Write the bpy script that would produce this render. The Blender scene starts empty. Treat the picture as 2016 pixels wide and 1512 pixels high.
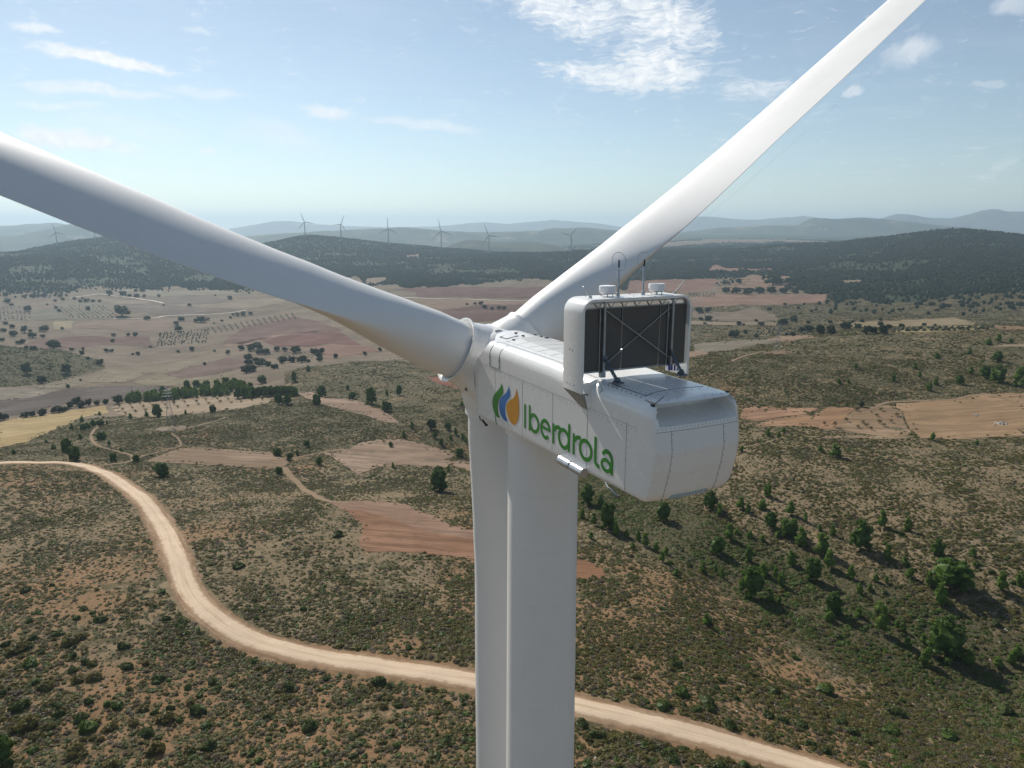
import bpy, bmesh, math, random
import numpy as np
from mathutils import Vector, Matrix, Quaternion

random.seed(7)
rng = np.random.default_rng(11)
SC = bpy.context.scene
COL = SC.collection
R = math.radians

# ------------------------------------------------------------------ survey of the place
# The photograph was taken by a drone hovering 95 m above the turbine's base. Directions measured from that point
# (sx, sy) and a known range fix where things stand on the land.
F_, HY = 1398.0, 446.0
PITCH = math.atan((756 - HY) / F_)
ZC = 95.0
SP, CP = math.sin(PITCH), math.cos(PITCH)

def ray(x, y):
    X = (np.asarray(x, float) - 1008) / F_
    q = (np.asarray(y, float) - 756) / F_
    return np.stack([X, CP - q * SP, -SP - q * CP], -1)

def slope_az(x, y):
    d = ray(x, y)
    h = np.hypot(d[..., 0], d[..., 1])
    return -d[..., 2] / h, np.arctan2(d[..., 0], d[..., 1])

def project(P):
    P = np.asarray(P, float)
    X, Y, Z = P[..., 0], P[..., 1], P[..., 2] - ZC
    dep = Y * CP - Z * SP
    q = -Z * CP - Y * SP
    return 1008 + F_ * X / dep, 756 + F_ * q / dep

# ------------------------------------------------------------------ helpers
def tag(o, label=None, cat=None, group=None, kind=None):
    if label: o['label'] = label
    if cat: o['category'] = cat
    if group: o['group'] = group
    if kind: o['kind'] = kind
    return o

def empty(name, loc=(0, 0, 0), rz=0.0, parent=None):
    o = bpy.data.objects.new(name, None)
    COL.objects.link(o)
    o.location = loc
    o.rotation_euler = (0, 0, rz)
    o.empty_display_size = 0.5
    if parent: o.parent = parent
    return o

class MB:
    """collects vertices and faces (with material slots) and links them as one mesh object"""
    def __init__(s):
        s.v, s.f, s.m = [], [], []
    def add(s, vs, fs, mi=0):
        b = len(s.v)
        s.v += [tuple(map(float, p)) for p in vs]
        s.f += [tuple(i + b for i in f) for f in fs]
        s.m += [mi] * len(fs)
    def grid(s, P, mi=0, close_u=False, close_v=False, flip=False):
        P = np.asarray(P, float)
        n, m = P.shape[:2]
        fs = []
        for i in range(n if close_u else n - 1):
            for j in range(m if close_v else m - 1):
                a, b = i * m + j, i * m + (j + 1) % m
                c, d = ((i + 1) % n) * m + (j + 1) % m, ((i + 1) % n) * m + j
                fs.append((d, c, b, a) if flip else (a, b, c, d))
        s.add(P.reshape(-1, 3), fs, mi)
    def box(s, c, size, mi=0, rot=None):
        hx, hy, hz = [k / 2 for k in size]
        vs = [Vector((x, y, z)) for x in (-hx, hx) for y in (-hy, hy) for z in (-hz, hz)]
        if rot is not None: vs = [rot @ p for p in vs]
        vs = [p + Vector(c) for p in vs]
        s.add(vs, [(0, 1, 3, 2), (4, 6, 7, 5), (0, 4, 5, 1), (2, 3, 7, 6), (0, 2, 6, 4), (1, 5, 7, 3)], mi)
    def bar(s, a, b, w, h=None, mi=0, up=(0, 0, 1)):
        a, b = Vector(a), Vector(b)
        h = h or w
        d = (b - a).normalized()
        upv = Vector(up)
        if abs(d.dot(upv)) > .98: upv = Vector((0, 1, 0))
        x = d.cross(upv).normalized(); y = x.cross(d)
        vs = []
        for p in (a, b):
            for sx, sy in ((-1, -1), (1, -1), (1, 1), (-1, 1)):
                vs.append(p + x * sx * w / 2 + y * sy * h / 2)
        s.add(vs, [(3, 2, 1, 0), (4, 5, 6, 7), (0, 1, 5, 4), (1, 2, 6, 5), (2, 3, 7, 6), (3, 0, 4, 7)], mi)
    def tube(s, pts, r, n=10, mi=0, caps=True):
        pts = [Vector(p) for p in pts]
        rs = r if hasattr(r, '__len__') else [r] * len(pts)
        ring = []
        prev = None
        for i, p in enumerate(pts):
            d = (pts[min(i + 1, len(pts) - 1)] - pts[max(i - 1, 0)])
            d = d.normalized() if d.length > 1e-9 else Vector((0, 0, 1))
            if prev is None:
                x = d.orthogonal().normalized()
            else:
                x = (prev - d * prev.dot(d)).normalized()
            prev = x
            y = d.cross(x)
            ring.append([p + (x * math.cos(t) + y * math.sin(t)) * rs[i] for t in [2 * math.pi * k / n for k in range(n)]])
        b = len(s.v)
        s.grid([[tuple(q) for q in rr] for rr in ring], mi, close_v=True)
        if caps:
            s.f.append(tuple(b + k for k in range(n))[::-1]); s.m.append(mi)
            L = b + (len(pts) - 1) * n
            s.f.append(tuple(L + k for k in range(n))); s.m.append(mi)
    def lathe(s, c, axis, prof, n=32, mi=0):
        """prof: (distance along axis, radius)"""
        c, ax = Vector(c), Vector(axis).normalized()
        x = ax.orthogonal().normalized(); y = ax.cross(x)
        P = [[tuple(c + ax * t + (x * math.cos(a) + y * math.sin(a)) * r) for a in [2 * math.pi * k / n for k in range(n)]] for t, r in prof]
        s.grid(P, mi, close_v=True)
    def build(s, name, mats, parent=None, smooth=None, fix=True):
        me = bpy.data.meshes.new(name)
        me.from_pydata(s.v, [], s.f)
        if not isinstance(mats, (list, tuple)): mats = [mats]
        for m in mats: me.materials.append(m)
        if len(mats) > 1: me.polygons.foreach_set('material_index', s.m)
        if fix:
            bm = bmesh.new(); bm.from_mesh(me)
            bmesh.ops.recalc_face_normals(bm, faces=bm.faces)
            bm.to_mesh(me); bm.free()
        if smooth is not None:
            me.polygons.foreach_set('use_smooth', [True] * len(me.polygons))
            me.set_sharp_from_angle(angle=R(smooth))
        me.update()
        o = bpy.data.objects.new(name, me)
        COL.objects.link(o)
        if parent: o.parent = parent
        return o

def big_mesh(name, V, Q, mats, attrs=None, smooth=True, parent=None):
    me = bpy.data.meshes.new(name)
    V = np.asarray(V, np.float32); Q = np.asarray(Q, np.int32)
    k = Q.shape[1]
    me.vertices.add(len(V)); me.vertices.foreach_set('co', V.ravel())
    me.loops.add(Q.size); me.loops.foreach_set('vertex_index', Q.ravel())
    me.polygons.add(len(Q))
    me.polygons.foreach_set('loop_start', np.arange(0, Q.size, k, dtype=np.int32))
    if smooth: me.polygons.foreach_set('use_smooth', np.ones(len(Q), bool))
    for a, d in (attrs or {}).items():
        at = me.attributes.new(a, 'FLOAT', 'POINT'); at.data.foreach_set('value', np.asarray(d, np.float32))
    if not isinstance(mats, (list, tuple)): mats = [mats]
    for m in mats: me.materials.append(m)
    me.update(calc_edges=True); me.validate()
    o = bpy.data.objects.new(name, me); COL.objects.link(o)
    if parent: o.parent = parent
    return o

# ------------------------------------------------------------------ materials
class NT:
    def __init__(s, name, kind='mat'):
        s.mat = bpy.data.materials.new(name); s.mat.use_nodes = True
        s.t = s.mat.node_tree; s.t.nodes.clear()
        s.out = s.t.nodes.new('ShaderNodeOutputMaterial')
    def n(s, typ, **kw):
        nd = s.t.nodes.new('ShaderNode' + typ)
        for k, v in kw.items():
            if k in nd.inputs.keys() if hasattr(nd.inputs, 'keys') else False: pass
            setattr(nd, k, v)
        return nd
    def link(s, a, b): s.t.links.new(a, b)
    def val(s, sock, v):
        if hasattr(v, 'links') or isinstance(v, bpy.types.NodeSocket): s.link(v, sock)
        else: sock.default_value = v
    def noise(s, vec, scale, detail=4, rough=.55, dist=0.0):
        nd = s.n('TexNoise'); nd.inputs['Scale'].default_value = scale
        nd.inputs['Detail'].default_value = detail; nd.inputs['Roughness'].default_value = rough
        nd.inputs['Distortion'].default_value = dist
        if vec is not None: s.link(vec, nd.inputs['Vector'])
        return nd.outputs['Fac']
    def ramp(s, fac, a, b, lo=0.0, hi=1.0):
        nd = s.n('MapRange'); nd.interpolation_type = 'SMOOTHSTEP'
        s.val(nd.inputs['Value'], fac)
        nd.inputs['From Min'].default_value = a; nd.inputs['From Max'].default_value = b
        nd.inputs['To Min'].default_value = lo; nd.inputs['To Max'].default_value = hi
        return nd.outputs['Result']
    def mix(s, fac, a, b):
        nd = s.n('Mix'); nd.data_type = 'RGBA'
        s.val(nd.inputs[0], fac)
        for sock, v in ((nd.inputs[6], a), (nd.inputs[7], b)):
            if isinstance(v, (tuple, list)): sock.default_value = (*v[:3], 1)
            else: s.link(v, sock)
        return nd.outputs[2]
    def math(s, op, a, b=0.0, c=None):
        nd = s.n('Math'); nd.operation = op
        s.val(nd.inputs[0], a); s.val(nd.inputs[1], b)
        if c is not None: s.val(nd.inputs[2], c)
        return nd.outputs[0]
    def attr(s, name, typ='GEOMETRY'):
        nd = s.n('Attribute'); nd.attribute_name = name; nd.attribute_type = typ
        return nd.outputs['Fac']
    def pos(s): return s.n('NewGeometry').outputs['Position']
    def objc(s): return s.n('TexCoord').outputs['Object']
    def rnd(s): return s.n('ObjectInfo').outputs['Random']
    def surf(s, col, rough=.8, metal=0.0, spec=.5, bump=None, bstr=.3, bdist=.1, coat=0.0):
        b = s.n('BsdfPrincipled')
        if isinstance(col, (tuple, list)): b.inputs['Base Color'].default_value = (*col[:3], 1)
        else: s.link(col, b.inputs['Base Color'])
        s.val(b.inputs['Roughness'], rough); b.inputs['Metallic'].default_value = metal
        b.inputs['Specular IOR Level'].default_value = spec
        b.inputs['Coat Weight'].default_value = coat; b.inputs['Coat Roughness'].default_value = .16
        if bump is not None:
            bn = s.n('Bump'); bn.inputs['Strength'].default_value = bstr; bn.inputs['Distance'].default_value = bdist
            s.link(bump, bn.inputs['Height']); s.link(bn.outputs[0], b.inputs['Normal'])
        s.link(b.outputs[0], s.out.inputs['Surface'])
        s.bsdf = b
        return s.mat

def plain(name, col, rough=.6, metal=0.0, spec=.4, var=.12, scale=3.0):
    t = NT(name)
    f = t.noise(t.objc(), scale, 5)
    c = t.mix(t.ramp(f, .3, .7), tuple(k * (1 - var) for k in col), tuple(min(1, k * (1 + var * .6)) for k in col))
    return t.surf(c, rough, metal, spec)

def mat_paint(name, base=(.85, .84, .81), rough=.26, seam=None, coat=.3, weld=False):
    t = NT(name)
    oc = t.objc()
    a = t.noise(oc, .45, 5, .6)
    mp = t.n('Mapping'); t.link(oc, mp.inputs['Vector']); mp.inputs['Scale'].default_value = (4, 4, .25)
    streak = t.noise(mp.outputs[0], 2.2, 5, .6)
    fine = t.noise(oc, 30, 3, .6); grime = t.noise(oc, 1.7, 7, .7)
    c = t.mix(t.ramp(a, .25, .8), tuple(k * .97 for k in base), base)
    c = t.mix(t.ramp(streak, .55, .85, 0, .35), c, tuple(k * m for k, m in zip(base, (.84, .82, .78))))
    c = t.mix(t.ramp(fine, .62, .8, 0, .12), c, (.35, .34, .31))
    c = t.mix(t.ramp(grime, .56, .74, 0, .09), c, (.42, .39, .33))
    r = t.ramp(a, .2, .9, rough - .02, rough + .05)
    if weld:
        sz = t.n('SeparateXYZ'); t.link(oc, sz.inputs[0])
        fr = t.math('FRACT', t.math('DIVIDE', sz.outputs[2], 2.85))
        c = t.mix(t.math('MULTIPLY', t.math('LESS_THAN', fr, .006), .22), c, (.3, .3, .29))
        m2 = t.n('Mapping'); t.link(oc, m2.inputs['Vector']); m2.inputs['Scale'].default_value = (5, 5, .06)
        c = t.mix(t.ramp(t.noise(m2.outputs[0], 1.5, 5, .65), .58, .80, 0, .30), c, (.50, .47, .42))
    if seam is not None:
        uv = t.n('UVMap'); uv.uv_map = 'span'
        sx = t.n('SeparateXYZ'); t.link(uv.outputs[0], sx.inputs[0])
        for (lo, hi, w_, r0, r1) in seam:
            d = t.math('ABSOLUTE', t.math('SUBTRACT', sx.outputs[1], lo))
            m = t.math('LESS_THAN', d, w_)
            m2 = t.math('MULTIPLY', t.math('GREATER_THAN', sx.outputs[0], r0), t.math('LESS_THAN', sx.outputs[0], r1))
            brk = t.ramp(t.noise(oc, 1.3, 2), .42, .5, .15, .8)
            c = t.mix(t.math('MULTIPLY', t.math('MULTIPLY', m, m2), brk), c, hi)
    return t.surf(c, r, 0, .5, coat=coat)
# ------------------------------------------------------------------ the wind turbine in front
YAW = R(26.0726)
TB = Vector((1.509, 32.965, 0.0))            # tower axis on the ground
M_PAINT = mat_paint('white_gelcoat')
M_BLADE = mat_paint('blade_gelcoat', (.79, .785, .765), .52, coat=0,
                    seam=[(.335, (.30, .30, .31), .0022, 5.2, 58), (.60, (.22, .24, .27), .0016, 5, 60)])
M_TOWER = mat_paint('tower_paint', (.82, .81, .785), .42, coat=.1, weld=True)
M_ROOF = mat_paint('roof_panel_grey', (.50, .52, .51), .55, coat=0)
M_ROOF2 = mat_paint('roof_panel_pale', (.64, .66, .65), .5, coat=0)
M_SEAM = plain('dark_seam', (.05, .055, .06), .7)
M_LINE = plain('sealant_line', (.24, .25, .26), .6)
M_METAL = plain('galvanised_steel', (.40, .42, .44), .38, .75, .5)
M_DARKMETAL = plain('weathered_steel', (.16, .19, .22), .45, .6, .5)
M_RUBBER = plain('black_rubber', (.02, .02, .022), .6)
M_GREEN = plain('green_vinyl', (.035, .25, .035), .35, 0, .5, .06)
M_BLUE = plain('blue_vinyl', (.035, .18, .50), .35, 0, .5, .06)
M_ORANGE = plain('orange_vinyl', (.62, .28, .035), .35, 0, .5, .06)
M_ALU = plain('bare_aluminium', (.55, .57, .60), .3, .6, .5)
M_BLUECAP = plain('blue_hose', (.05, .06, .35), .4)

def mat_radiator():
    t = NT('radiator_core')
    oc = t.objc()
    w = t.n('TexWave'); w.bands_direction = 'X'; w.inputs['Scale'].default_value = 14; t.link(oc, w.inputs['Vector'])
    w2 = t.n('TexWave'); w2.bands_direction = 'Z'; w2.inputs['Scale'].default_value = 22; t.link(oc, w2.inputs['Vector'])
    c = t.mix(t.math('MULTIPLY', w.outputs['Fac'], w2.outputs['Fac']), (.085, .078, .070), (.20, .185, .17))
    c = t.mix(t.ramp(t.noise(oc, 1.2, 4), .4, .8, 0, .5), c, (.10, .085, .07))
    return t.surf(c, .7, 0, .3)
M_RAD = mat_radiator()

def mat_lens():
    t = NT('clear_lens')
    b = t.n('BsdfPrincipled')
    b.inputs['Base Color'].default_value = (.92, .92, .94, 1); b.inputs['Roughness'].default_value = .08
    b.inputs['Transmission Weight'].default_value = .15; b.inputs['IOR'].default_value = 1.3
    t.link(b.outputs[0], t.out.inputs['Surface'])
    return t.mat
M_LENS = mat_lens()

def L(u, v, w): return (v, u, ZC + w)

turbine = empty('wind_turbine', TB, YAW)
tag(turbine, 'large white wind turbine close up with green lettering on its nacelle', 'wind turbine')

# ---- tower
def build_tower():
    m = MB()
    n = 96
    zs = [-3.0, 0, 12, 24, 24.02, 24.1, 24.12, 40, 55, 55.02, 55.1, 55.12, 66.4, 76, 85.0, 85.55]
    P = []
    for z in zs:
        r = 1.70 + (85.5 - z) * .0062
        if z in (24.02, 24.1, 55.02, 55.1): r += .006
        P.append([(r * math.cos(a), r * math.sin(a), z) for a in [2 * math.pi * k / n for k in range(n)]])
    m.grid(P, 0, close_v=True)
    t = m.build('tower', M_TOWER, turbine, 40)
    y = MB(); y.lathe((0, 0, 85.4), (0, 0, 1), [(-.02, 1.66), (-.02, 1.86), (.34, 1.86), (.34, 1.6)], 64)
    y.build('yaw_collar', M_PAINT, t, 35)
    return t
build_tower()

# ---- nacelle housing
VL, VR = -2.1, 1.72
def wbot(u): return -9.41 + (3.3 - u) * .0255
def wtop(u): return -5.40 - .13 * max(0, min(1, (-4 - u) / 3))
def crown(u): return .09 - .06 * max(0, min(1, (-4 - u) / 3))
def section(u, grow=0.0):
    wb, wt = wbot(u), wtop(u)
    vl, vr = VL - grow, VR + grow
    wb -= grow; wt += grow
    pts = []
    def arc(cv, cw, r, a0, a1, n=8):
        for k in range(n + 1):
            a = R(a0 + (a1 - a0) * k / n); pts.append((cv + r * math.cos(a), cw + r * math.sin(a)))
    arc(vr - .5, wb + .5, .5, 270, 360)
    for k in range(1, 6): pts.append((vr, wb + .5 + (wt - .62 - wb - .5) * k / 6))
    arc(vr - .62, wt - .62, .62, 0, 90)
    for k in range(1, 10):
        t = k / 10; v = (vr - .62) + (vl + .6 - vr + .62) * t
        pts.append((v, wt + crown(u) * math.sin(math.pi * t)))
    arc(vl + .6, wt - .6, .6, 90, 180, 10)
    for k in range(1, 6): pts.append((vl, wt - .6 + (wb + .2 - wt + .6) * k / 6))
    arc(vl + .2, wb + .2, .2, 180, 270)
    for k in range(1, 6): pts.append((vl + .2 + (vr - .5 - vl - .2) * k / 6, wb))
    return pts
def sst(x): x = max(0, min(1, x)); return x * x * (3 - 2 * x)

def build_nacelle():
    m = MB()
    us = [3.3, 3.0, 2.3, 1.5, .5, -1, -2.5, -4, -5.5, -7, -8.5, -9.6, -10.45]
    P = []
    for i, u in enumerate(us):
        ring = []
        for v, w in section(u):
            uu = u
            top = sst((w + 6.75) / 1.15); side = sst((abs(v + .2) - .75) / .7)
            back = 1.05 * top * side + .12 * top
            k = max(0, (u - 1.0) / 2.3)
            uu = u - back * k
            ww = w + (.16 * (1 - sst((abs(v + .2) - .3) / .9)) * sst((u + .2) / 2.6) if w > -5.6 else 0)
            ring.append(L(uu, v, ww))
        P.append(ring)
    m.grid(P, 0, close_v=True)
    b = len(m.v); ring = P[0]
    c = L(3.15, -.2, -7.4)
    m.add([c] + list(ring), [(0, k + 1, (k + 1) % len(ring) + 1) for k in range(len(ring))], 0)
    # sealing lines between the panels of the left wall, 3 mm proud
    x0 = VL - .003
    def vseam(u, w0, w1, wd=.014, mi=1):
        m.box(L(u, x0 + .001, (w0 + w1) / 2), (.004, wd, abs(w1 - w0)), mi)
    for u, mi in ((3.12, 1), (.95, 2), (-1.9, 2), (-4.6, 2), (-7.25, 1)):
        vseam(u, wbot(u) + .2, -6.58, .013, mi)
    vseam(-9.75, -9.0, -6.5, .013, 1)
    for k in range(48):
        u = 3.1 - k * .285
        m.box(L(u, x0 + .001, -6.56), (.004, .28, .009), 2)
        if u > -10.3:
            m.box(L(u, x0, -6.66), (.008, .024, .024), 1)
            if k % 2: m.box(L(u - .05, x0, -6.78), (.008, .018, .018), 1)
    for k in range(10): m.box(L(-9.83, x0, -6.6 - k * .25), (.008, .02, .02), 1)
    for k in range(9): m.box(L(3.02, x0, -6.7 - k * .28), (.008, .02, .02), 2)
    # hatch on the rounded shoulder
    def shoulder(u, t):   # t 0 (wall) .. 1 (roof)
        a = R(180 - 90 * t); wt = wtop(u)
        return L(u, VL + .6 + .606 * math.cos(a), wt - .6 + .606 * math.sin(a))
    def shoulder_line(pts, w=.022, mi=1):
        for a, b_ in zip(pts[:-1], pts[1:]): m.bar(a, b_, w, .012, mi)
    for u in (1.55, .50): shoulder_line([L(u, x0, -6.5)] + [shoulder(u, t / 8) for t in range(8)])
    shoulder_line([L(1.55, x0, -6.5), L(.5, x0, -6.5)])
    for u in (1.56, .49):
        for w in (-6.42, -6.1): m.box(L(u, x0, w), (.03, .07, .06), 1)
    # roof seams
    def roofw(u, v):
        t = (VR - .62 - v) / (VR - .62 - VL - .6); w = wtop(u) + crown(u) * math.sin(math.pi * max(0, min(1, t)))
        return w + .16 * (1 - sst((abs(v + .2) - .3) / .9)) * sst((u + .2) / 2.6)
    for u in (1.25, .3, -.75, -1.8, -2.9, -4.0, -5.1, -6.2):
        pts = [L(u, VL + .6 - .25 * (1 - t) + 2.62 * t, roofw(u, VL + .6 + 2.6 * t) + .003 - .06 * (1 - t) ** 3) for t in [k / 12 for k in range(13)]]
        shoulder_line(pts, .014, 2)
    shoulder_line([shoulder(u, .93) for u in (1.6, 0, -2, -4, -6, -7)], .014, 2)
    body = m.build('nacelle', [M_PAINT, M_SEAM, M_LINE], turbine, 38)
    # non-slip walkway panels of the roof
    for i, (ua, ub) in enumerate(((1.22, .33), (.27, -.72), (-.78, -1.77), (-1.83, -2.87), (-2.93, -3.97), (-4.03, -5.07), (-5.13, -6.17))):
        for va, vb, mm in ((-1.25, -.62, M_ROOF2), (-.58, .72, M_ROOF)):
            mb = MB(); n = 8
            top = [[L(uu, va + (vb - va) * k / n, roofw(uu, va + (vb - va) * k / n) + .012) for k in range(n + 1)] for uu in (ua, ub)]
            bot = [[L(uu, va + (vb - va) * k / n, roofw(uu, va + (vb - va) * k / n) - .01) for k in range(n + 1)] for uu in (ua, ub)]
            mb.grid(top); mb.grid(bot)
            mb.grid([top[0], bot[0]]); mb.grid([top[1], bot[1]])
            for k in (0, n): mb.add([top[0][k], top[1][k], bot[1][k], bot[0][k]], [(0, 1, 2, 3)])
            mb.build('roof_panel', mm, body, 30)
    # roof hatch with its clips
    h = MB()
    for a, b_ in (((2.45, -1.15), (1.75, -1.1)), ((1.75, -1.1), (1.72, .75)), ((2.45, -1.15), (2.4, -.2)), ((1.75, -1.1), (1.62, -.55))):
        h.bar(L(a[0], a[1], roofw(*a) + .02), L(b_[0], b_[1], roofw(*b_) + .02), .035, .03)
    for u, v in ((2.2, -.4), (1.5, -.35), (1.9, .5), (1.75, .8), (1.4, .85), (1.5, 1.0), (2.2, .7), (1.2, -1.0)):
        h.box(L(u, v, roofw(u, v) + .03), (.12, .1, .06))
    h.build('roof_hatch', M_DARKMETAL, body)
    # rear cover: bulging panel with the slanted air outlet under the roof lip
    m = MB()
    def prof(w): return np.interp(w, [-9.6, -9.2, -8.7, -7.85, -7.2, -6.5, -5.9, -5.4], [-10.50, -10.78, -11.02, -11.25, -11.34, -11.24, -11.12, -11.06])
    loop = section(-10.45, .004)
    vs_s = np.array([p[0] for p in loop]); ws_s = np.array([p[1] for p in loop])
    wlo, whi = ws_s.min(), ws_s.max()
    def span(w):
        lv, rv = [], []
        n = len(loop)
        for k in range(n):
            (v0, w0), (v1, w1) = loop[k], loop[(k + 1) % n]
            if (w0 - w) * (w1 - w) <= 0 and w0 != w1:
                lv.append(v0 + (v1 - v0) * (w - w0) / (w1 - w0))
        return min(lv), max(lv)
    S0, S1, SL, SR, SD = -6.34, -5.60, -1.88, 1.28, .95
    rows = sorted(set([wlo + .002] + [wlo + .04, wlo + .1, wlo + .2] + list(np.linspace(wlo + .3, S0, 26)) + list(np.linspace(S0, S1 - .012, 9)) + [S1, S1 + .05, whi - .1, whi - .04, whi - .002]))
    cols_t = sorted(set([0, .012, .03, .06] + list(np.linspace(.1, .9, 24)) + [.94, .97, .988, 1]))
    P = []
    for w in rows:
        a, b_ = span(w)
        rr = []
        for t in cols_t:
            v = a + (b_ - a) * t
            e = min(t, 1 - t) * (b_ - a)
            rnd_r = .42 if t > .5 else .10
            k = max(0, 1 - e / rnd_r)
            ru = (1 - math.sqrt(max(0, 1 - k * k))) * rnd_r * 1.2
            et = max(0, 1 - min(w - wlo, whi - w) / .16)
            ru += (1 - math.sqrt(max(0, 1 - et * et))) * .18
            u = prof(w) - .10 * (1 - (2 * t - 1) ** 2) + ru
            if S0 < w < S1 - .005 and SL < v < SR:
                edge = min(1, (v - SL) / .10, (SR - v) / .10)
                u += SD * min(1, (w - S0) / (S1 - S0) / .42) * edge
            rr.append(L(min(u, -10.1 if S0 < w < S1 - .005 else -10.46), v, w))
        rr = [(rr[0][0], -10.40, rr[0][2])] + rr + [(rr[-1][0], -10.40, rr[-1][2])]
        P.append(rr)
    P = [[(p[0], -10.40, p[2]) for p in P[0]]] + P + [[(p[0], -10.40, p[2]) for p in P[-1]]]
    m.grid(P, 0)
    for k in range(24):
        v = -1.95 + k * .16
        m.box(L(prof(-6.42) - .108 * (1 - (2 * (v - VL) / (VR - VL) - 1) ** 2) + (.03 if v > 1.2 else 0), v, -6.42 + .02), (.02, .012, .02), 1)
    for v0 in (-1.45, .72):
        for k in range(11):
            w = -6.6 - k * .25
            m.box(L(prof(w) - .10 * (1 - (2 * (v0 - VL) / (VR - VL) - 1) ** 2) - .004, v0 + .05, w), (.02, .012, .02), 1)
        for k in range(26):
            w = -6.5 - k * .107
            a = L(prof(w) - .10 * (1 - (2 * (v0 - VL) / (VR - VL) - 1) ** 2) - .004, v0, w)
            w2 = w - .107
            b2 = L(prof(w2) - .10 * (1 - (2 * (v0 - VL) / (VR - VL) - 1) ** 2) - .004, v0, w2)
            m.bar(a, b2, .009, .012, 2)
    pts = [L(prof(-6.5) - .10 * (1 - (2 * t - 1) ** 2) - .003, VL + (VR - VL) * t, -6.5) for t in [.02 + .9 * k / 30 for k in range(31)]]
    for a, b_ in zip(pts[:-1], pts[1:]): m.bar(a, b_, .012, .012, 2)
    for k in range(8):
        v = -1.75 + k * .37
        m.box(L(-11.0, v, wtop(-10) + .012), (.03, .03, .012), 1)
    for k in range(9): m.box(L(-7.8 - k * .28, -1.78, roofw(-8, -1.5) - .05), (.025, .025, .03), 1)
    for k in range(9): m.box(L(-8.0 - k * .26, -1.4, roofw(-8, -1.4) + .006), (.022, .022, .014), 1)
    for k in range(7): m.box(L(-10.2, -1.2 + k * .36, roofw(-10, -1.2 + k * .36) + .006), (.025, .025, .014), 1)
    rear = m.build('rear_cover', [M_PAINT, M_SEAM, M_LINE], body, 32)
    g = MB()   # pale window strip low on the cover
    w0, w1 = -9.02, -8.86
    g.add([L(prof(w) - .115 + .0, v, w) for w, v in ((w0, -1.1), (w0, .45), (w1, .45), (w1, -1.1))] +
          [L(prof(w) - .03, v, w) for w, v in ((w0, -1.1), (w0, .45), (w1, .45), (w1, -1.1))],
          [(0, 1, 2, 3), (4, 7, 6, 5), (0, 4, 5, 1), (1, 5, 6, 2), (2, 6, 7, 3), (3, 7, 4, 0)])
    g.build('window_strip', plain('pale_blue_strip', (.36, .47, .52), .3), body)
    # seam and bolts of the rear roof
    s = MB()
    def rl(pts, wd=.016):
        for a, b_ in zip(pts[:-1], pts[1:]): s.bar(L(a[0], a[1], roofw(*a) + .004), L(b_[0], b_[1], roofw(*b_) + .004), wd, .014)
    def rl_done(nm):
        nonlocal s
        s.build(nm, M_SEAM, body); s = MB()
    rl([(-7.9, -1.62), (-9.2, -1.66), (-10.15, -1.66)]); rl([(-10.15, -1.66), (-9.95, -1.2), (-9.85, -.5), (-9.85, .4), (-9.9, 1.0)])
    rl_done('roof_seam')
    s.box(L(-10.9, -1.93, -5.66), (.09, .12, .07)); s.bar(L(-10.9, -1.9, -5.65), L(-11.08, -1.62, -5.34), .02, .02); rl_done('lifting_eye')
    s.box(L(-10.8, 1.3, -5.55), (.08, .12, .05)); rl_done('lifting_eye')
    # twin housings under the left wall
    for u0, u1 in ((-5.45, -6.33), (-6.40, -7.28)):
        c = MB(); n = 16
        prof_ = [(-.001, .0), (0, .17), (.02, .19), (abs(u1 - u0) - .02, .19), (abs(u1 - u0), .17), (abs(u1 - u0) + .001, .0)]
        c.lathe(L(u0, VL - .1, -9.1), (0, -1, 0), prof_, 20)
        c.box(L((u0 + u1) / 2, VL - .02, -8.93), (.2, abs(u1 - u0) + .02, .03))
        c.build('side_housing', M_ALU, body, 40)
    for u0 in (2.9, -8.55):
        k = MB()
        k.tube([L(u0, VL + .01, wbot(u0) + .05), L(u0 - .25, VL - .06, wbot(u0) - .04), L(u0 - .45, VL - .04, wbot(u0) - .05), L(u0 - .75, VL - .02, wbot(u0) - .18)], .03, 8)
        k.box(L(u0 - .8, VL + .02, wbot(u0) - .2), (.1, .16, .09))
        k.tube([L(u0 - .2, VL + .1, wbot(u0) - .12), L(u0 - .6, VL + .1, wbot(u0) - .26)], .05, 8)
        k.build('lifting_bracket', M_RUBBER if u0 > 0 else M_DARKMETAL, body, 40)
    return body
nacelle = build_nacelle()

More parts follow.
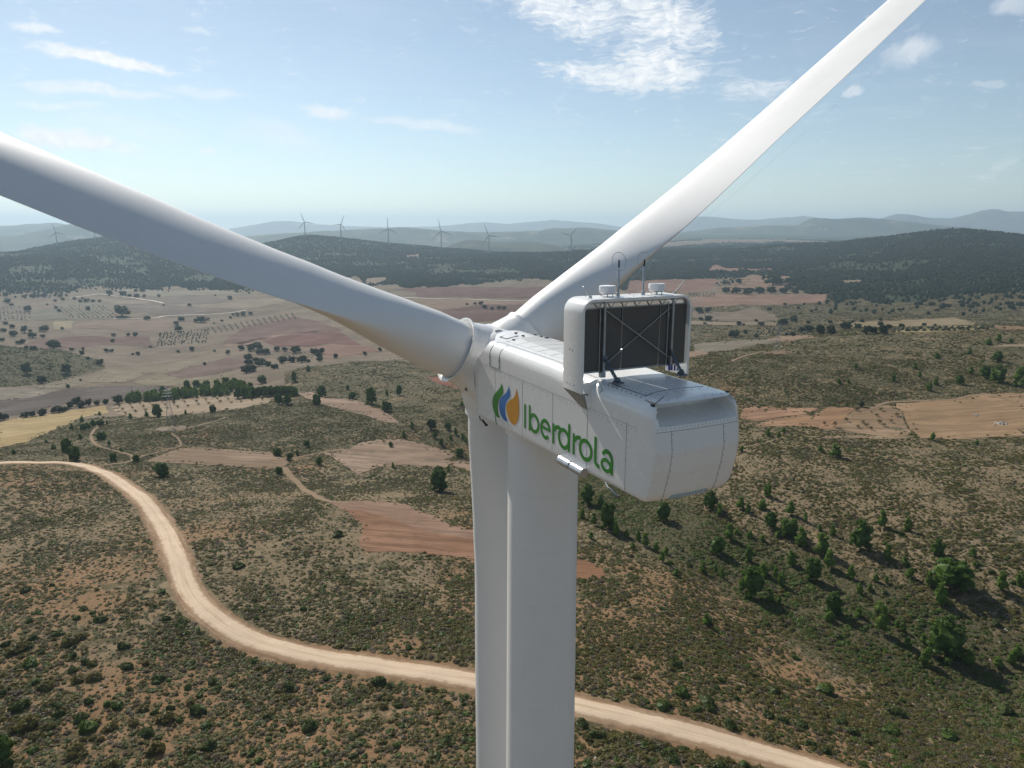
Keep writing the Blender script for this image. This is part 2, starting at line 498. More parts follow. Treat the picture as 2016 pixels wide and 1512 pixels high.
# ---- emblem and lettering on the left wall: thin vinyl sheets with a real edge
def plate(mb, pts, x, th=.004):
    n = len(pts)
    vs = [L(u, x, w) for u, w in pts] + [L(u, x + th, w) for u, w in pts]
    mb.add(vs, [tuple(range(n)), tuple(range(2 * n - 1, n - 1, -1))] + [(k, (k + 1) % n, n + (k + 1) % n, n + k) for k in range(n)])
def smooth_closed(pts, sharp, n=6):
    P = [np.array(p) for p in pts]; N = len(P); out = []
    for i in range(N):
        a, b, c, d = P[i - 1], P[i], P[(i + 1) % N], P[(i + 2) % N]
        if i in sharp: a = b
        if (i + 1) % N in sharp: d = c
        for k in range(n):
            t = k / n
            out.append(tuple(.5 * ((2 * b) + (c - a) * t + (2 * a - 5 * b + 4 * c - d) * t * t + (3 * b - a - 3 * c + d) * t ** 3)))
    return out
XS = VL - .006
def emblem():
    g = [(.21, -7.11), (.08, -7.34), (.07, -7.57), (.33, -7.81), (.57, -8.07), (.65, -8.39), (.58, -8.67), (.41, -8.80), (.68, -8.87), (.97, -8.79), (1.17, -8.60), (1.28, -8.32), (1.22, -8.05), (1.01, -7.79), (.61, -7.51), (.37, -7.32)]
    b = [(-.54, -7.08), (-.66, -7.31), (-.68, -7.53), (-.43, -7.75), (-.24, -7.98), (-.15, -8.25), (-.19, -8.53), (-.38, -8.78), (-.14, -8.84), (.19, -8.75), (.43, -8.55), (.51, -8.27), (.47, -8.03), (.23, -7.77), (-.20, -7.51), (-.43, -7.28)]
    o = [(-1.33, -7.06), (-1.46, -7.30), (-1.55, -7.56), (-1.60, -7.96), (-1.53, -8.33), (-1.38, -8.60), (-1.11, -8.78), (-.84, -8.79), (-.56, -8.67), (-.36, -8.45), (-.27, -8.18), (-.33, -7.98), (-.61, -7.77), (-1.02, -7.54), (-1.24, -7.29)]
    m = MB(); plate(m, smooth_closed(g, {0, 7}), XS - .004); m.build('emblem_leaf', M_GREEN, nacelle)
    m = MB(); plate(m, [(.99, -8.82), (.90, -8.84), (.86, -9.1), (.76, -9.24), (.83, -9.27), (.94, -9.12)], XS - .004); m.build('emblem_stem', M_GREEN, nacelle)
    m = MB(); plate(m, smooth_closed(b, {0, 7}), XS - .004); m.build('emblem_wave', M_BLUE, nacelle)
    m = MB(); plate(m, smooth_closed(o, {0}), XS - .004); m.build('emblem_drop', M_ORANGE, nacelle)
emblem()
def lettering():
    BL, XH, ASC = -8.66, -7.80, -7.52
    T = .165
    def bar(m, u0, w0, w1, t=T, d=0): plate(m, [(u0, w0), (u0 - t, w0), (u0 - t, w1), (u0, w1)], XS - .004 - d)
    def arc(m, cu, cw, ru, rw, a0, a1, t=T, d=0, n=28):
        # angles measured in reading direction (to the right = -u)
        A = [R(a0 + (a1 - a0) * k / n) for k in range(n + 1)]
        x = XS - .004 - d
        o = [(cu - ru * math.cos(a), cw + rw * math.sin(a)) for a in A]
        i = [(cu - (ru - t) * math.cos(a), cw + (rw - t) * math.sin(a)) for a in A]
        vs = [L(u, x, w) for u, w in o] + [L(u, x, w) for u, w in i] + [L(u, x + .004, w) for u, w in o] + [L(u, x + .004, w) for u, w in i]
        N = n + 1; fs = []
        for k in range(n):
            fs += [(k, k + 1, N + k + 1, N + k), (2 * N + k, 3 * N + k, 3 * N + k + 1, 2 * N + k + 1), (k, 2 * N + k, 2 * N + k + 1, k + 1), (N + k, N + k + 1, 3 * N + k + 1, 3 * N + k)]
        fs += [(0, N, 3 * N, 2 * N), (n, 2 * N + n, 3 * N + n, N + n)]
        m.add(vs, fs)
    D = .0025
    mid = (BL + XH) / 2; rw = (XH - BL) / 2 + .015
    m = MB(); bar(m, -2.08, BL, -7.57, .17)                                    # I
    bar(m, -2.52, BL, ASC); arc(m, -3.03, mid, .47, rw, 0, 360, T, D)           # b
    arc(m, -4.02, mid, .44, rw, 0, 318, T, D); bar_w = .15                     # e
    plate(m, [(-3.66, mid - .03), (-4.455, mid - .03), (-4.455, mid + .10), (-3.66, mid + .10)], XS - .004)
    bar(m, -4.62, BL, XH); arc(m, -5.11, mid + .05, .40, rw - .05, 60, 165, T, D)  # r
    arc(m, -5.55, mid, .47, rw, 0, 360, T, D); bar(m, -5.87, BL, ASC)           # d
    bar(m, -6.22, BL, XH); arc(m, -6.70, mid + .05, .40, rw - .05, 68, 165, T, D)  # r
    arc(m, -7.18, mid, .49, rw, 0, 360, T, D)                                  # o
    bar(m, -7.77, BL + .22, ASC); arc(m, -8.07, BL + .23, .30, .24, 180, 292, T, D, 14)  # l
    bar(m, -8.86, BL, mid + .06); arc(m, -8.64, mid + .07, .385, rw - .07, -2, 158, T, D)  # a
    arc(m, -8.585, mid - .17, .36, .275, 0, 360, .15, 2 * D)
    m.build('lettering', M_GREEN, nacelle)
lettering()

# ---- roof radiator with its frame
def build_cooler():
    frame_c = MB()
    def ushape(off):
        W, top, bl, br, r = 2.46 - off, -2.56 - off, -6.0, -5.75, .50 - off
        pts = [(-W, bl)]
        pts += [(-W, bl + (top - r - bl) * k / 6) for k in range(1, 6)]
        pts += [(-W + r + r * math.cos(R(a)), top - r + r * math.sin(R(a))) for a in np.linspace(180, 90, 10)]
        pts += [(W - r + r * math.cos(R(a)), top - r + r * math.sin(R(a))) for a in np.linspace(90, 0, 10)]
        pts += [(W, top - r + (br - top + r) * k / 6) for k in range(1, 7)]
        return pts
    o, i = ushape(0), ushape(.085)
    u0, u1 = -6.02, -7.36
    rows = [[L(u0, v, w) for v, w in o], [L(u0 - .04, v * 1.004, w + .012) for v, w in o], [L(u1 + .05, v * 1.004, w + .012) for v, w in o], [L(u1, v, w) for v, w in o],
            [L(u1, v, w) for v, w in i], [L(u0, v, w) for v, w in i]]
    frame_c.grid(rows, 0, close_u=True)
    n = len(o)
    for k in (0, n - 1):
        frame_c.add([rows[q][k] for q in (0, 1, 2, 3, 4, 5)], [(0, 1, 2, 3, 4, 5)])
    for k, (w_, u_) in enumerate(((-4.45, -6.5), (-4.47, -6.7), (-5.75, -6.35), (-5.76, -6.55), (-5.76, -6.85))):
        frame_c.box(L(u_, -2.472, w_), (.02, .05, .05), 1)
    for k in range(13): frame_c.box(L(-6.25 if k % 2 else -7.0, -2.0 + k * .33, -2.54), (.03, .03, .02), 1)
    cool = frame_c.build('cooler_frame', [M_PAINT, M_DARKMETAL], turbine, 40)
    for a, b in ((-2.34, -.70), (-.64, 1.03), (1.09, 2.34)):
        m = MB(); m.box(L(-7.08, (a + b) / 2, -4.06), (b - a, .22, 2.30))
        m.build('radiator', M_RAD, cool)
    m = MB()
    m.box(L(-7.15, 0, -5.245), (4.7, .12, .06)); m.box(L(-7.15, 0, -2.9), (4.7, .08, .05)); m.box(L(-7.24, 0, -2.70), (4.66, .05, .05))
    for k in range(16):
        v = -2.2 + k * .29
        m.bar(L(-7.23, v, -2.72), L(-7.18, v + (.16 if k % 2 else -.12), -2.9), .05, .03)
    for v in (-.67, 1.06): m.box(L(-7.20, v + .022, -4.06), (.014, .02, 2.30))
    m.build('radiator_rail', M_METAL, cool)
    for v, wb in ((-1.5, -5.46), (1.6, -5.46)):
        m = MB(); m.box(L(-7.30, v, (-2.66 + wb) / 2), (.085, .085, abs(wb + 2.66))); m.box(L(-7.26, v - .01, wb + .1), (.2, .16, .2))
        m.build('post', M_METAL, cool)
    for v in (-1.65, 1.43):
        m = MB(); m.tube([L(-7.24, v, -2.75), L(-7.24, v, -5.3)], .022, 8); m.tube([L(-7.25, v, -3.2), L(-7.25, v, -3.36)], .035, 8)
        m.build('coolant_pipe', M_METAL, cool, 40)
    for a, b, du in (((-1.42, -3.0), (1.52, -4.95), 0), ((1.56, -2.98), (-1.42, -5.0), .07)):
        m = MB(); m.bar(L(-7.30 + du, a[0], a[1]), L(-7.30 + du, b[0], b[1]), .055, .03); m.build('cross_brace', M_METAL, cool)
    m = MB(); m.box(L(-7.25, .06, -3.97), (.12, .05, .12)); m.build('brace_plate', M_DARKMETAL, cool)
    for v0, v1, u1_ in ((-1.45, -1.62, -8.45), (1.62, 1.36, -8.3)):
        m = MB(); m.bar(L(-7.34, v0, -4.78), L(u1_, v1, -5.40), .11, .07); m.box(L(-7.33, v0, -4.74), (.14, .1, .2))
        m.box(L(u1_, v1, -5.43), (.34, .26, .06)); m.bar(L(u1_ + .06, v1 - .1, -5.42), L(u1_ + .06, v1 + .1, -5.30), .1, .14)
        m.build('strut', M_DARKMETAL, cool)
    m = MB()
    for k in range(4): m.tube([L(-7.45 - .06 * k, 1.42 + .09 * k, -5.42), L(-7.45 - .06 * k, 1.42 + .09 * k, -5.2)], .035, 8)
    m.build('hose_coupling', M_BLUECAP, cool, 40)
    # bracket below the overhanging left end, and its white fairing
    for sgn, nm in ((-1, 0), (1, 1)):
        X = 2.46 * sgn; xb = (VL if sgn < 0 else VR)
        m = MB()
        vs = [L(-6.04, X, -6.0), L(-7.34, X, -6.0), L(-7.34, X - .3 * sgn, -6.0), L(-6.04, X - .3 * sgn, -6.0), L(-6.75, xb + .012 * sgn, -6.62), L(-7.25, xb + .012 * sgn, -6.66), L(-7.25, xb - .1 * sgn, -6.62), L(-6.75, xb - .1 * sgn, -6.58)]
        m.add(vs, [(0, 1, 2, 3), (4, 7, 6, 5), (0, 4, 5, 1), (1, 5, 6, 2), (2, 6, 7, 3), (3, 7, 4, 0)])
        m.build('end_bracket', M_DARKMETAL if sgn > 0 else plain('bracket_grey', (.33, .32, .30), .5), cool)
    m = MB()
    A = np.array([-7.36, -2.42, -5.62]); B = np.array([-8.02, -2.03, -5.74]); C = np.array([-7.3, VL - .03, -6.66]); D_ = np.array([-7.3, -1.7, -5.5])
    P = []
    for i in range(9):
        s = i / 8; row = []
        for j in range(9):
            t = j / 8
            p = A * (1 - s) * (1 - t) + D_ * (1 - s) * t + C * s * (1 - t) + B * s * t
            p = p + np.array([.12, .16, -.05]) * math.sin(math.pi * s) * math.sin(math.pi * t)
            row.append(L(*p))
        P.append(row)
    m.grid(P); m.grid([[(x + .03, y + .01, z - .02) for x, y, z in r_] for r_ in P])
    m.build('end_fairing', M_PAINT, cool, 50)
    # things on the cooler top
    tp = -2.545
    for v in (-.94, 1.32):
        m = MB()
        m.lathe(L(-6.6, v, tp + .09), (0, 0, 1), [(0, 0), (0, .24), (.03, .26), (.03, 0)], 28, 1)
        for k in range(4): m.tube([L(-6.6 + .2 * math.cos(k * 1.57 + .6), v + .2 * math.sin(k * 1.57 + .6), tp - .01), L(-6.6 + .2 * math.cos(k * 1.57 + .6), v + .2 * math.sin(k * 1.57 + .6), tp + .1)], .018, 6, 1)
        bc = m.build('beacon', [M_PAINT, M_METAL], cool, 40)
        m = MB(); m.lathe(L(-6.6, v, tp + .12), (0, 0, 1), [(0, 0), (0, .29), (.05, .30), (.055, .285), (.09, .285), (.095, .32), (.25, .32), (.275, .30), (.275, 0)], 32)
        m.build('beacon_lens', M_LENS, bc, 35)
    for v in (-.5, .65):
        m = MB()
        m.tube([L(-6.65, v, tp - .01), L(-6.65, v, tp + .12), L(-6.65, v, tp + .13), L(-6.65, v, tp + .98), L(-6.65, v, tp + 1.0), L(-6.65, v, tp + 1.08)], [.08, .065, .046, .042, .028, .024], 12)
        ms = m.build('mast', M_METAL, cool, 40)
        m = MB(); m.tube([L(-6.65, v, tp + 1.06), L(-6.65, v, tp + 1.32), L(-6.65, v, tp + 1.34)], [.03, .03, .01], 8); m.build('sensor_tip', M_RUBBER, ms, 40)
        m = MB(); rr = .34
        m.tube([L(-6.65 + .06 * math.sin(a), v + rr * .92 * math.cos(a), tp + 1.27 + rr * math.sin(a)) for a in [2 * math.pi * k / 36 for k in range(37)]], .011, 6, 0, False)
        m.build('lightning_ring', M_METAL, ms, 40)
    for a, b in (((-1.75, tp), (-2.07, -2.13)), ((2.1, tp), (2.62, -2.03))):
        m = MB(); m.tube([L(-6.7, a[0], a[1] - .01), L(-6.7, b[0], b[1])], [.03, .014], 8); m.box(L(-6.7, a[0], a[1] + .03), (.09, .09, .06))
        m.build('lightning_rod', M_METAL, cool, 40)
build_cooler()

# ---- rotor
TILT, CONE = R(5.0), R(1.5)
HC = Vector((0, 5.5, ZC - 7.42))
AX = Vector((0, math.cos(TILT), math.sin(TILT)))
UPR = Vector((0, -math.sin(TILT), math.cos(TILT)))
RX = Vector((1, 0, 0))
def rotor_dirs(phi):
    s0 = RX * math.cos(phi) + UPR * math.sin(phi)
    e = -RX * math.sin(phi) + UPR * math.cos(phi)
    s = s0 * math.cos(CONE) + AX * math.sin(CONE)
    nn = AX * math.cos(CONE) - s0 * math.sin(CONE)
    return s, e, nn
def build_hub(phis):
    m = MB()
    prof = [(-1.62, 1.2), (-1.62, 1.95), (-1.5, 2.07), (-1.0, 2.2), (0, 2.26), (.8, 2.2), (1.5, 2.0), (2.1, 1.6), (2.6, 1.2), (2.9, .8), (3.05, .4), (3.1, .01)]
    m.lathe(HC, AX, prof, 64)
    hub = m.build('hub', M_PAINT, turbine, 40)
    for ph in phis:
        s, e, nn = rotor_dirs(ph)
        m = MB(); lip = .13 if math.cos(ph) < -.5 else .02
        m.lathe(HC, s, [(.6, 1.95), (1.5, 1.86), (2.0, 1.74), (2.35, 1.66), (2.48, 1.66 + lip * .4), (2.56, 1.66 + lip), (2.60, 1.66 + lip), (2.60, 1.60 + lip), (2.52, 1.58), (2.42, 1.5)], 56)
        y = nn.cross(s).normalized(); x = nn
        for k in range(40):
            a = 2 * math.pi * k / 40
            p = HC + s * 2.15 + (x * math.cos(a) + y * math.sin(a)) * 1.70
            m.box(p, (.022, .022, .022), 1)
        m.build('blade_collar', [M_PAINT, M_SEAM], hub, 40)
    for a in (95, 150, 60):
        m = MB()
        for k in range(5):
            an = R(a + k * 1.6)
            p = HC + AX * (-.9 + .09 * (k % 2)) + (RX * math.cos(an) + UPR * math.sin(an)) * 2.21
            m.box(p, (.09, .16, .05))
        m.build('service_eye', M_DARKMETAL, hub)
    m = MB()
    p0 = HC + AX * -.9 + (RX * math.cos(R(200)) + UPR * math.sin(R(200))) * 2.22
    m.box(p0, (.05, .2, .3))
    m.build('hub_hatch', M_DARKMETAL, hub)
    return hub
def blade_mesh(phi, beta_tab, pitch=(0, 0, 0, 0, 0)):
    s, e, nn = rotor_dirs(phi)
    rs = [2.4, 3.2, 4.2, 5.2, 6.5, 8, 9.5, 11, 12.5, 14, 16, 18, 20, 22.5, 25, 28, 32, 36, 40, 45, 50, 55, 60, 63, 65, 66, 66.6]
    N = 64
    P = []; UV = []
    for r in rs:
        chord = np.interp(r, [0, 4.2, 6.5, 9, 13, 16, 20, 26, 36, 46, 56, 63, 66.6], [3.02, 3.02, 3.2, 3.7, 4.5, 4.85, 5.05, 4.95, 4.4, 3.5, 2.3, 1.2, .12])
        tc = np.interp(r, [0, 4.2, 6.5, 9, 13, 16, 20, 26, 36, 50, 61], [1, 1, .84, .56, .34, .26, .215, .19, .18, .17, .16])
        circ = np.interp(r, [0, 4.0, 12.0, 70], [1, 1, 0, 0]); circ = circ * circ * (3 - 2 * circ)
        pa = np.interp(r, [0, 4, 12, 61], [.5, .5, .38, .36])
        beta = R(np.interp(r, *beta_tab) + np.interp(r, [3, 6, 12, 20, 60], pitch))
        cd = -nn * math.cos(beta) + e * math.sin(beta)      # towards the trailing edge
        td = nn * math.sin(beta) + e * math.cos(beta)
        pre = 2.2 * (r / 60) ** 2
        c0 = HC + s * r + nn * pre
        ring = []
        for k in range(N):
            a = 2 * math.pi * k / N
            x = .5 * (1 + math.cos(a))                       # 1 = trailing edge
            yt = 5 * tc * (.2969 * math.sqrt(x) - .126 * x - .3516 * x * x + .2843 * x ** 3 - .1015 * x ** 4)
            up = math.sin(a) >= 0
            cam = -.022 * 4 * x * (1 - x)
            ya = (yt if up else -yt) + cam
            yc = .5 * tc * math.sin(a)
            y = yc * circ + ya * (1 - circ)
            p = c0 + cd * ((x - pa) * chord) + td * (y * chord) * (1 if True else 1)
            ring.append(tuple(p))
        P.append(ring); UV.append(r)
    m = MB(); m.grid(P, 0, close_v=True)
    m.add([P[-1][k] for k in range(N)], [tuple(range(N))])
    o = m.build('blade', M_BLADE, turbine, 50)
    me = o.data
    uvl = me.uv_layers.new(name='span')
    nv = len(rs) * N
    for lp in me.loops:
        vi = lp.vertex_index
        if vi < nv: uvl.data[lp.index].uv = (UV[vi // N], (vi % N) / N)
        else: uvl.data[lp.index].uv = (66.6, 0)
    return o
PH0 = 35.5
PHIS = [R(36.6), R(154.6), R(272.6)]
BETA = ([0, 3.6, 5.5, 9, 13, 17, 22, 36, 66], [4, 5, 8, 11.5, 14, 15.5, 16, 15.5, 13])
build_hub(PHIS)
for ph, pt in zip(PHIS, ((0, -10, -12, -7, -6), (0, 0, 1.5, 3, 3), (0, -2, -6, -7, -7))): blade_mesh(ph, BETA, pt)

def to_world(p): return turbine.matrix_basis @ Vector(p)
def world_uvw(u, v, w):
    c, s = math.cos(YAW), math.sin(YAW)
    return Vector((TB.x + v * c - u * s, TB.y + v * s + u * c, ZC + w))
def build_cable():
    a = world_uvw(1.0, 1.25, -5.45)
    d = ray(1740, 110); n = np.array([-math.sin(YAW), math.cos(YAW), 0])
    t = (5.2 + TB.x * n[0] + TB.y * n[1]) / d.dot(n)
    b = Vector((d[0] * t, d[1] * t, ZC + d[2] * t))
    b = a + (b - a) * 1.45
    m = MB()
    m.tube([a + (b - a) * (k / 24) - Vector((0, 0, .5 * math.sin(math.pi * k / 24))) for k in range(25)], .0035, 6)
    c = m.build('cable', plain('pale_cable', (.5, .5, .48), .5), None, 60)
    tag(c, 'thin taut pale cable running from the nacelle roof out along the far raised blade', 'cable')
build_cable()
EXPOSURE = 0.12
# ------------------------------------------------------------------ the land
def hash2(ix, iy, seed):
    h = (ix.astype(np.int64) * 374761393 + iy.astype(np.int64) * 668265263 + seed * 1442695041) & 0x7fffffff
    h = ((h ^ (h >> 13)) * 1274126177) & 0x7fffffff
    return ((h ^ (h >> 16)) & 0xffff) / 65535.0
def vnoise(x, y, seed=0):
    ix, iy = np.floor(x), np.floor(y)
    fx, fy = x - ix, y - iy
    fx, fy = fx * fx * (3 - 2 * fx), fy * fy * (3 - 2 * fy)
    a, b = hash2(ix, iy, seed), hash2(ix + 1, iy, seed)
    c, d = hash2(ix, iy + 1, seed), hash2(ix + 1, iy + 1, seed)
    return (a + (b - a) * fx) * (1 - fy) + (c + (d - c) * fx) * fy - .5
def fbm(x, y, octv=4, seed=0):
    s = 0; am = 1.0
    for o in range(octv):
        s = s + am * vnoise(x, y, seed + o * 17); x = x * 2.03 + 5.1; y = y * 2.03 - 3.7; am *= .5
    return s

# spot heights: (sx, sy, 'z' height | 'r' range)
CTRL = [
 (0,1500,'z',2),(500,1500,'z',1),(1000,1500,'z',0),(1500,1500,'z',-4),(2016,1500,'z',-10),
 (0,1300,'z',2),(400,1300,'z',0),(930,1300,'z',-1),(1400,1330,'z',-6),(1300,1200,'z',-8),
 (1250,1050,'z',-13),(1500,1140,'z',-15),(1750,1270,'z',-16),(1950,1370,'z',-17),(1600,1000,'z',-8),(1900,1100,'z',-6),(2010,900,'z',-3),(1500,900,'z',-6),
 (1900,850,'z',-4),(1900,790,'z',-1),(1500,810,'z',-6),(1900,700,'z',7),(1700,650,'r',720),(1700,720,'r',530),(2016,650,'r',720),(1560,690,'r',590),(1400,740,'r',480),(1480,690,'r',600),(1370,700,'r',560),
 (1450,672,'r',900),(1450,640,'r',1120),(1850,635,'r',1080),(1650,640,'r',1080),(2016,640,'r',1000),(1450,580,'r',1750),(1800,560,'r',1900),(2016,560,'r',1800),(1600,600,'r',1500),
 (1500,500,'r',3200),(1880,453,'r',3300),(1700,490,'r',3100),(2016,474,'r',2900),(1880,520,'r',2300),(1750,468,'r',3250),(1500,482,'r',4300),(1300,485,'r',4300),(1350,540,'r',2400),
 (0,912,'r',400),(150,915,'r',395),(250,990,'z',-9),(100,1100,'z',-3),(400,1200,'z',0),(700,1200,'z',-2),
 (450,800,'r',600),(500,880,'r',430),(250,860,'r',480),(600,1000,'z',-10),(800,1040,'z',-9),(1000,1150,'z',-8),(620,792,'r',560),(690,785,'r',620),(750,800,'r',560),
 (780,900,'r',395),(950,900,'r',400),(400,800,'r',650),(500,760,'r',760),(150,800,'r',760),(100,830,'r',660),(0,860,'r',560),(700,740,'r',720),(850,800,'r',530),(1000,800,'r',520),(700,715,'r',850),(900,720,'r',830),
 (200,700,'r',1250),(450,700,'r',1150),(90,735,'r',1030),(60,688,'r',1160),(0,690,'r',1150),(50,660,'r',1500),(500,640,'r',1600),(200,600,'r',2150),(800,620,'r',1500),(900,590,'r',1800),(1150,600,'r',1750),(1150,700,'r',820),
 (200,566,'r',2700),(0,570,'r',2700),(750,560,'r',2300),(1000,555,'r',2400),(600,464,'r',4250),(680,468,'r',4200),(764,478,'r',4100),(868,487,'r',3950),(962,494,'r',3800),(1124,492,'r',3700),
 (110,478,'r',3950),(200,464,'r',4200),(300,462,'r',4250),(0,498,'r',3600),(420,488,'r',4200),(500,477,'r',4250),(300,520,'r',3300),(800,530,'r',2900),(1000,530,'r',2800),(600,520,'r',3200),(120,520,'r',3100),
]
AZ_CTRL = [  # (azimuth degrees, range, z) beyond and outside the view
 (-40,5600,-120),(-25,5600,-130),(-15,5600,-120),(-5,5400,-120),(6,5600,-60),(15,5600,-10),(25,5200,-40),(33,4600,-60),(40,4600,-50),
 (-40,9000,-105),(-20,9000,-100),(0,9000,-70),(15,9000,0),(30,9000,-5),(42,9000,-5),
 (-40,30000,-100),(0,30000,-60),(40,30000,-10),(-46,2700,-100),(-46,1200,-90),(-46,500,-25),(-46,200,0),(46,500,2),(46,1200,-30),(46,2500,20),
 (-90,150,2),(-90,1000,-40),(90,150,-15),(90,1000,-20),(180,150,2),(180,1000,-10),(135,200,-5),(-135,200,3),(-90,6000,-80),(90,6000,-20),(180,6000,-40),
 (0,60,1),(0,30,1),(90,60,-1),(-90,60,2),(180,60,2),(45,60,-1),(-45,60,2),
]
def to_uv(az, r): return np.stack([np.asarray(az) * 1.0, np.log(np.maximum(r, 25.0) / 100.0) * .75], -1)
cu, cz = [], []
for x, y, md, v in CTRL:
    s, a = slope_az(x, y)
    r = v if md == 'r' else (ZC - v) / s
    z = ZC - s * r
    cu.append(to_uv(a, r)); cz.append((ZC - z) )
for a, r, z in AZ_CTRL:
    cu.append(to_uv(R(a), r)); cz.append(ZC - z)
cu, cz = np.array(cu), np.array(cz, float)
def kern(d2): return np.where(d2 > 1e-12, .5 * d2 * np.log(d2 + 1e-12), 0)
def fit():
    n = len(cu)
    d2 = ((cu[:, None] - cu[None]) ** 2).sum(-1)
    A = np.zeros((n + 3, n + 3)); A[:n, :n] = kern(d2) + np.eye(n) * 4e-4
    A[:n, n] = 1; A[:n, n + 1:] = cu; A[n, :n] = 1; A[n + 1:, :n] = cu.T
    return np.linalg.solve(A, np.concatenate([cz, [0, 0, 0]]))
WT = fit()
def height_raw(az, r):
    uv = to_uv(az, r).reshape(-1, 2); n = len(cu); out = np.empty(len(uv))
    for i in range(0, len(uv), 40000):
        q = uv[i:i + 40000]
        d2 = (q[:, 0:1] - cu[None, :, 0]) ** 2 + (q[:, 1:2] - cu[None, :, 1]) ** 2
        out[i:i + 40000] = kern(d2) @ WT[:n] + WT[n] + q @ WT[n + 1:]
    return (ZC - out).reshape(np.shape(az))
def smooth01(x, a, b):
    t = np.clip((x - a) / (b - a), 0, 1); return t * t * (3 - 2 * t)
def rough_z(X, Y, r):
    z = fbm(X / 45, Y / 45, 3, 3) * 1.6 * smooth01(r, 90, 250)
    z = z + fbm(X / 9, Y / 9, 3, 8) * .45 * (1 - smooth01(r, 700, 1500))
    z = z + fbm(X / 260, Y / 260, 3, 21) * 7 * smooth01(r, 600, 1500)
    z = z + fbm(X / 420, Y / 420, 4, 31) * 26 * smooth01(r, 2500, 3300) * (1 - .6 * smooth01(r, 4700, 6500))
    return z

AZF = np.arange(-50, 50.001, .1)
AZC = np.arange(54, 306.1, 6.0)
AZS = np.concatenate([AZF, AZC])                 # degrees, closed ring
rl = [12, 25, 40, 55, 70, 80, 88, 95]
r_ = 100.0
while r_ < 32000:
    rl.append(r_)
    r_ += min(max(r_ * r_ / (120 * 710), .32), r_ * .0085 if r_ < 6000 else r_ * .03)
RS = np.array(rl)
NA, NR = len(AZS), len(RS)
A2, R2 = np.meshgrid(np.radians(AZS), RS, indexing='ij')
A2w = (A2 + np.pi) % (2 * np.pi) - np.pi
GX, GY = R2 * np.sin(A2), R2 * np.cos(A2)
GZ = height_raw(A2w, R2)
GZ += rough_z(GX, GY, R2)
NF = len(AZF)

def hgt(X, Y):
    """ground height anywhere inside the fine fan (bilinear on the ground sheet itself)"""
    X, Y = np.asarray(X, float), np.asarray(Y, float)
    r = np.clip(np.hypot(X, Y), RS[0], RS[-1] * .999); a = np.degrees(np.arctan2(X, Y))
    fa = np.clip((a + 50) / .1, 0, NF - 1.001); ia = fa.astype(int); ta = fa - ia
    ir = np.clip(np.searchsorted(RS, r, 'right') - 1, 0, NR - 2); tr = (r - RS[ir]) / (RS[ir + 1] - RS[ir])
    return (GZ[ia, ir] * (1 - ta) + GZ[ia + 1, ir] * ta) * (1 - tr) + (GZ[ia, ir + 1] * (1 - ta) + GZ[ia + 1, ir + 1] * ta) * tr
# crests of the wooded ridges, as seen along each bearing
CREST = np.array([(-200,500),(0,499),(60,490),(110,480),(150,474),(200,468),(250,464.5),(300,464),(360,472),(420,487),(480,487),(530,478),(560,472),(590,465),(610,464),(640,466),(680,470),(720,474.5),(764,480),(820,484),(868,488.5),(920,492),(962,496),(1060,499),(1124,495),(1180,492),(1300,489),(1500,483),(1650,478),(1700,472),(1750,467),(1800,460),(1850,454),(1880,452),(1920,454),(1960,458),(2016,465),(2300,480)])
zone = (RS > 2500) & (RS < 4900)
for _ in range(4):
    zs = RS[zone]; sl = (ZC - GZ[:NF][:, zone]) / zs[None]
    kmin = sl.argmin(1); r0 = np.convolve(np.pad(zs[kmin], 12, 'edge'), np.ones(25) / 25, 'valid'); cur = sl.min(1)
    azs = np.radians(AZS[:NF])
    tgt = []
    for a in azs:
        x = 1008 + F_ * math.tan(a) / CP          # near the horizon
        y = np.interp(x, CREST[:, 0], CREST[:, 1]); q = (y - 756) / F_; tgt.append((SP + q * CP) / math.hypot((x - 1008) / F_, CP - q * SP))
    dz = np.convolve(np.pad((cur - np.array(tgt)) * r0, 6, 'edge'), np.ones(13) / 13, 'valid')
    GZ[:NF] += .9 * dz[:, None] * np.exp(-((RS[None] - r0[:, None]) / (r0[:, None] * .17)) ** 2)
SLOPE = (ZC - GZ[:NF]) / RS[None]
def hit(x, y, rmin=0.0):
    """where a sight line meets the land: ground point (X, Y)"""
    s, a = slope_az(x, y)
    fa = np.clip((np.degrees(a) + 50) / .1, 0, NF - 1.001); i = int(fa); t = fa - i
    col = SLOPE[i] * (1 - t) + SLOPE[i + 1] * t
    k = np.nonzero((col <= s) & (RS > max(rmin, 60)))[0]
    if len(k) == 0:
        j = int(np.argmin(np.where(RS > 60, col, 9))); r = RS[j]
    else:
        k = k[0]; c0, c1 = col[k - 1], col[k]
        f = np.clip((c0 - s) / (c0 - c1 + 1e-12), 0, 1); r = RS[k - 1] + (RS[k] - RS[k - 1]) * f
    return float(r * math.sin(a)), float(r * math.cos(a))

# visible part of each sight column
VIS = SLOPE < np.minimum.accumulate(np.where(RS[None] > 60, SLOPE, 99), axis=1) + 1e-9

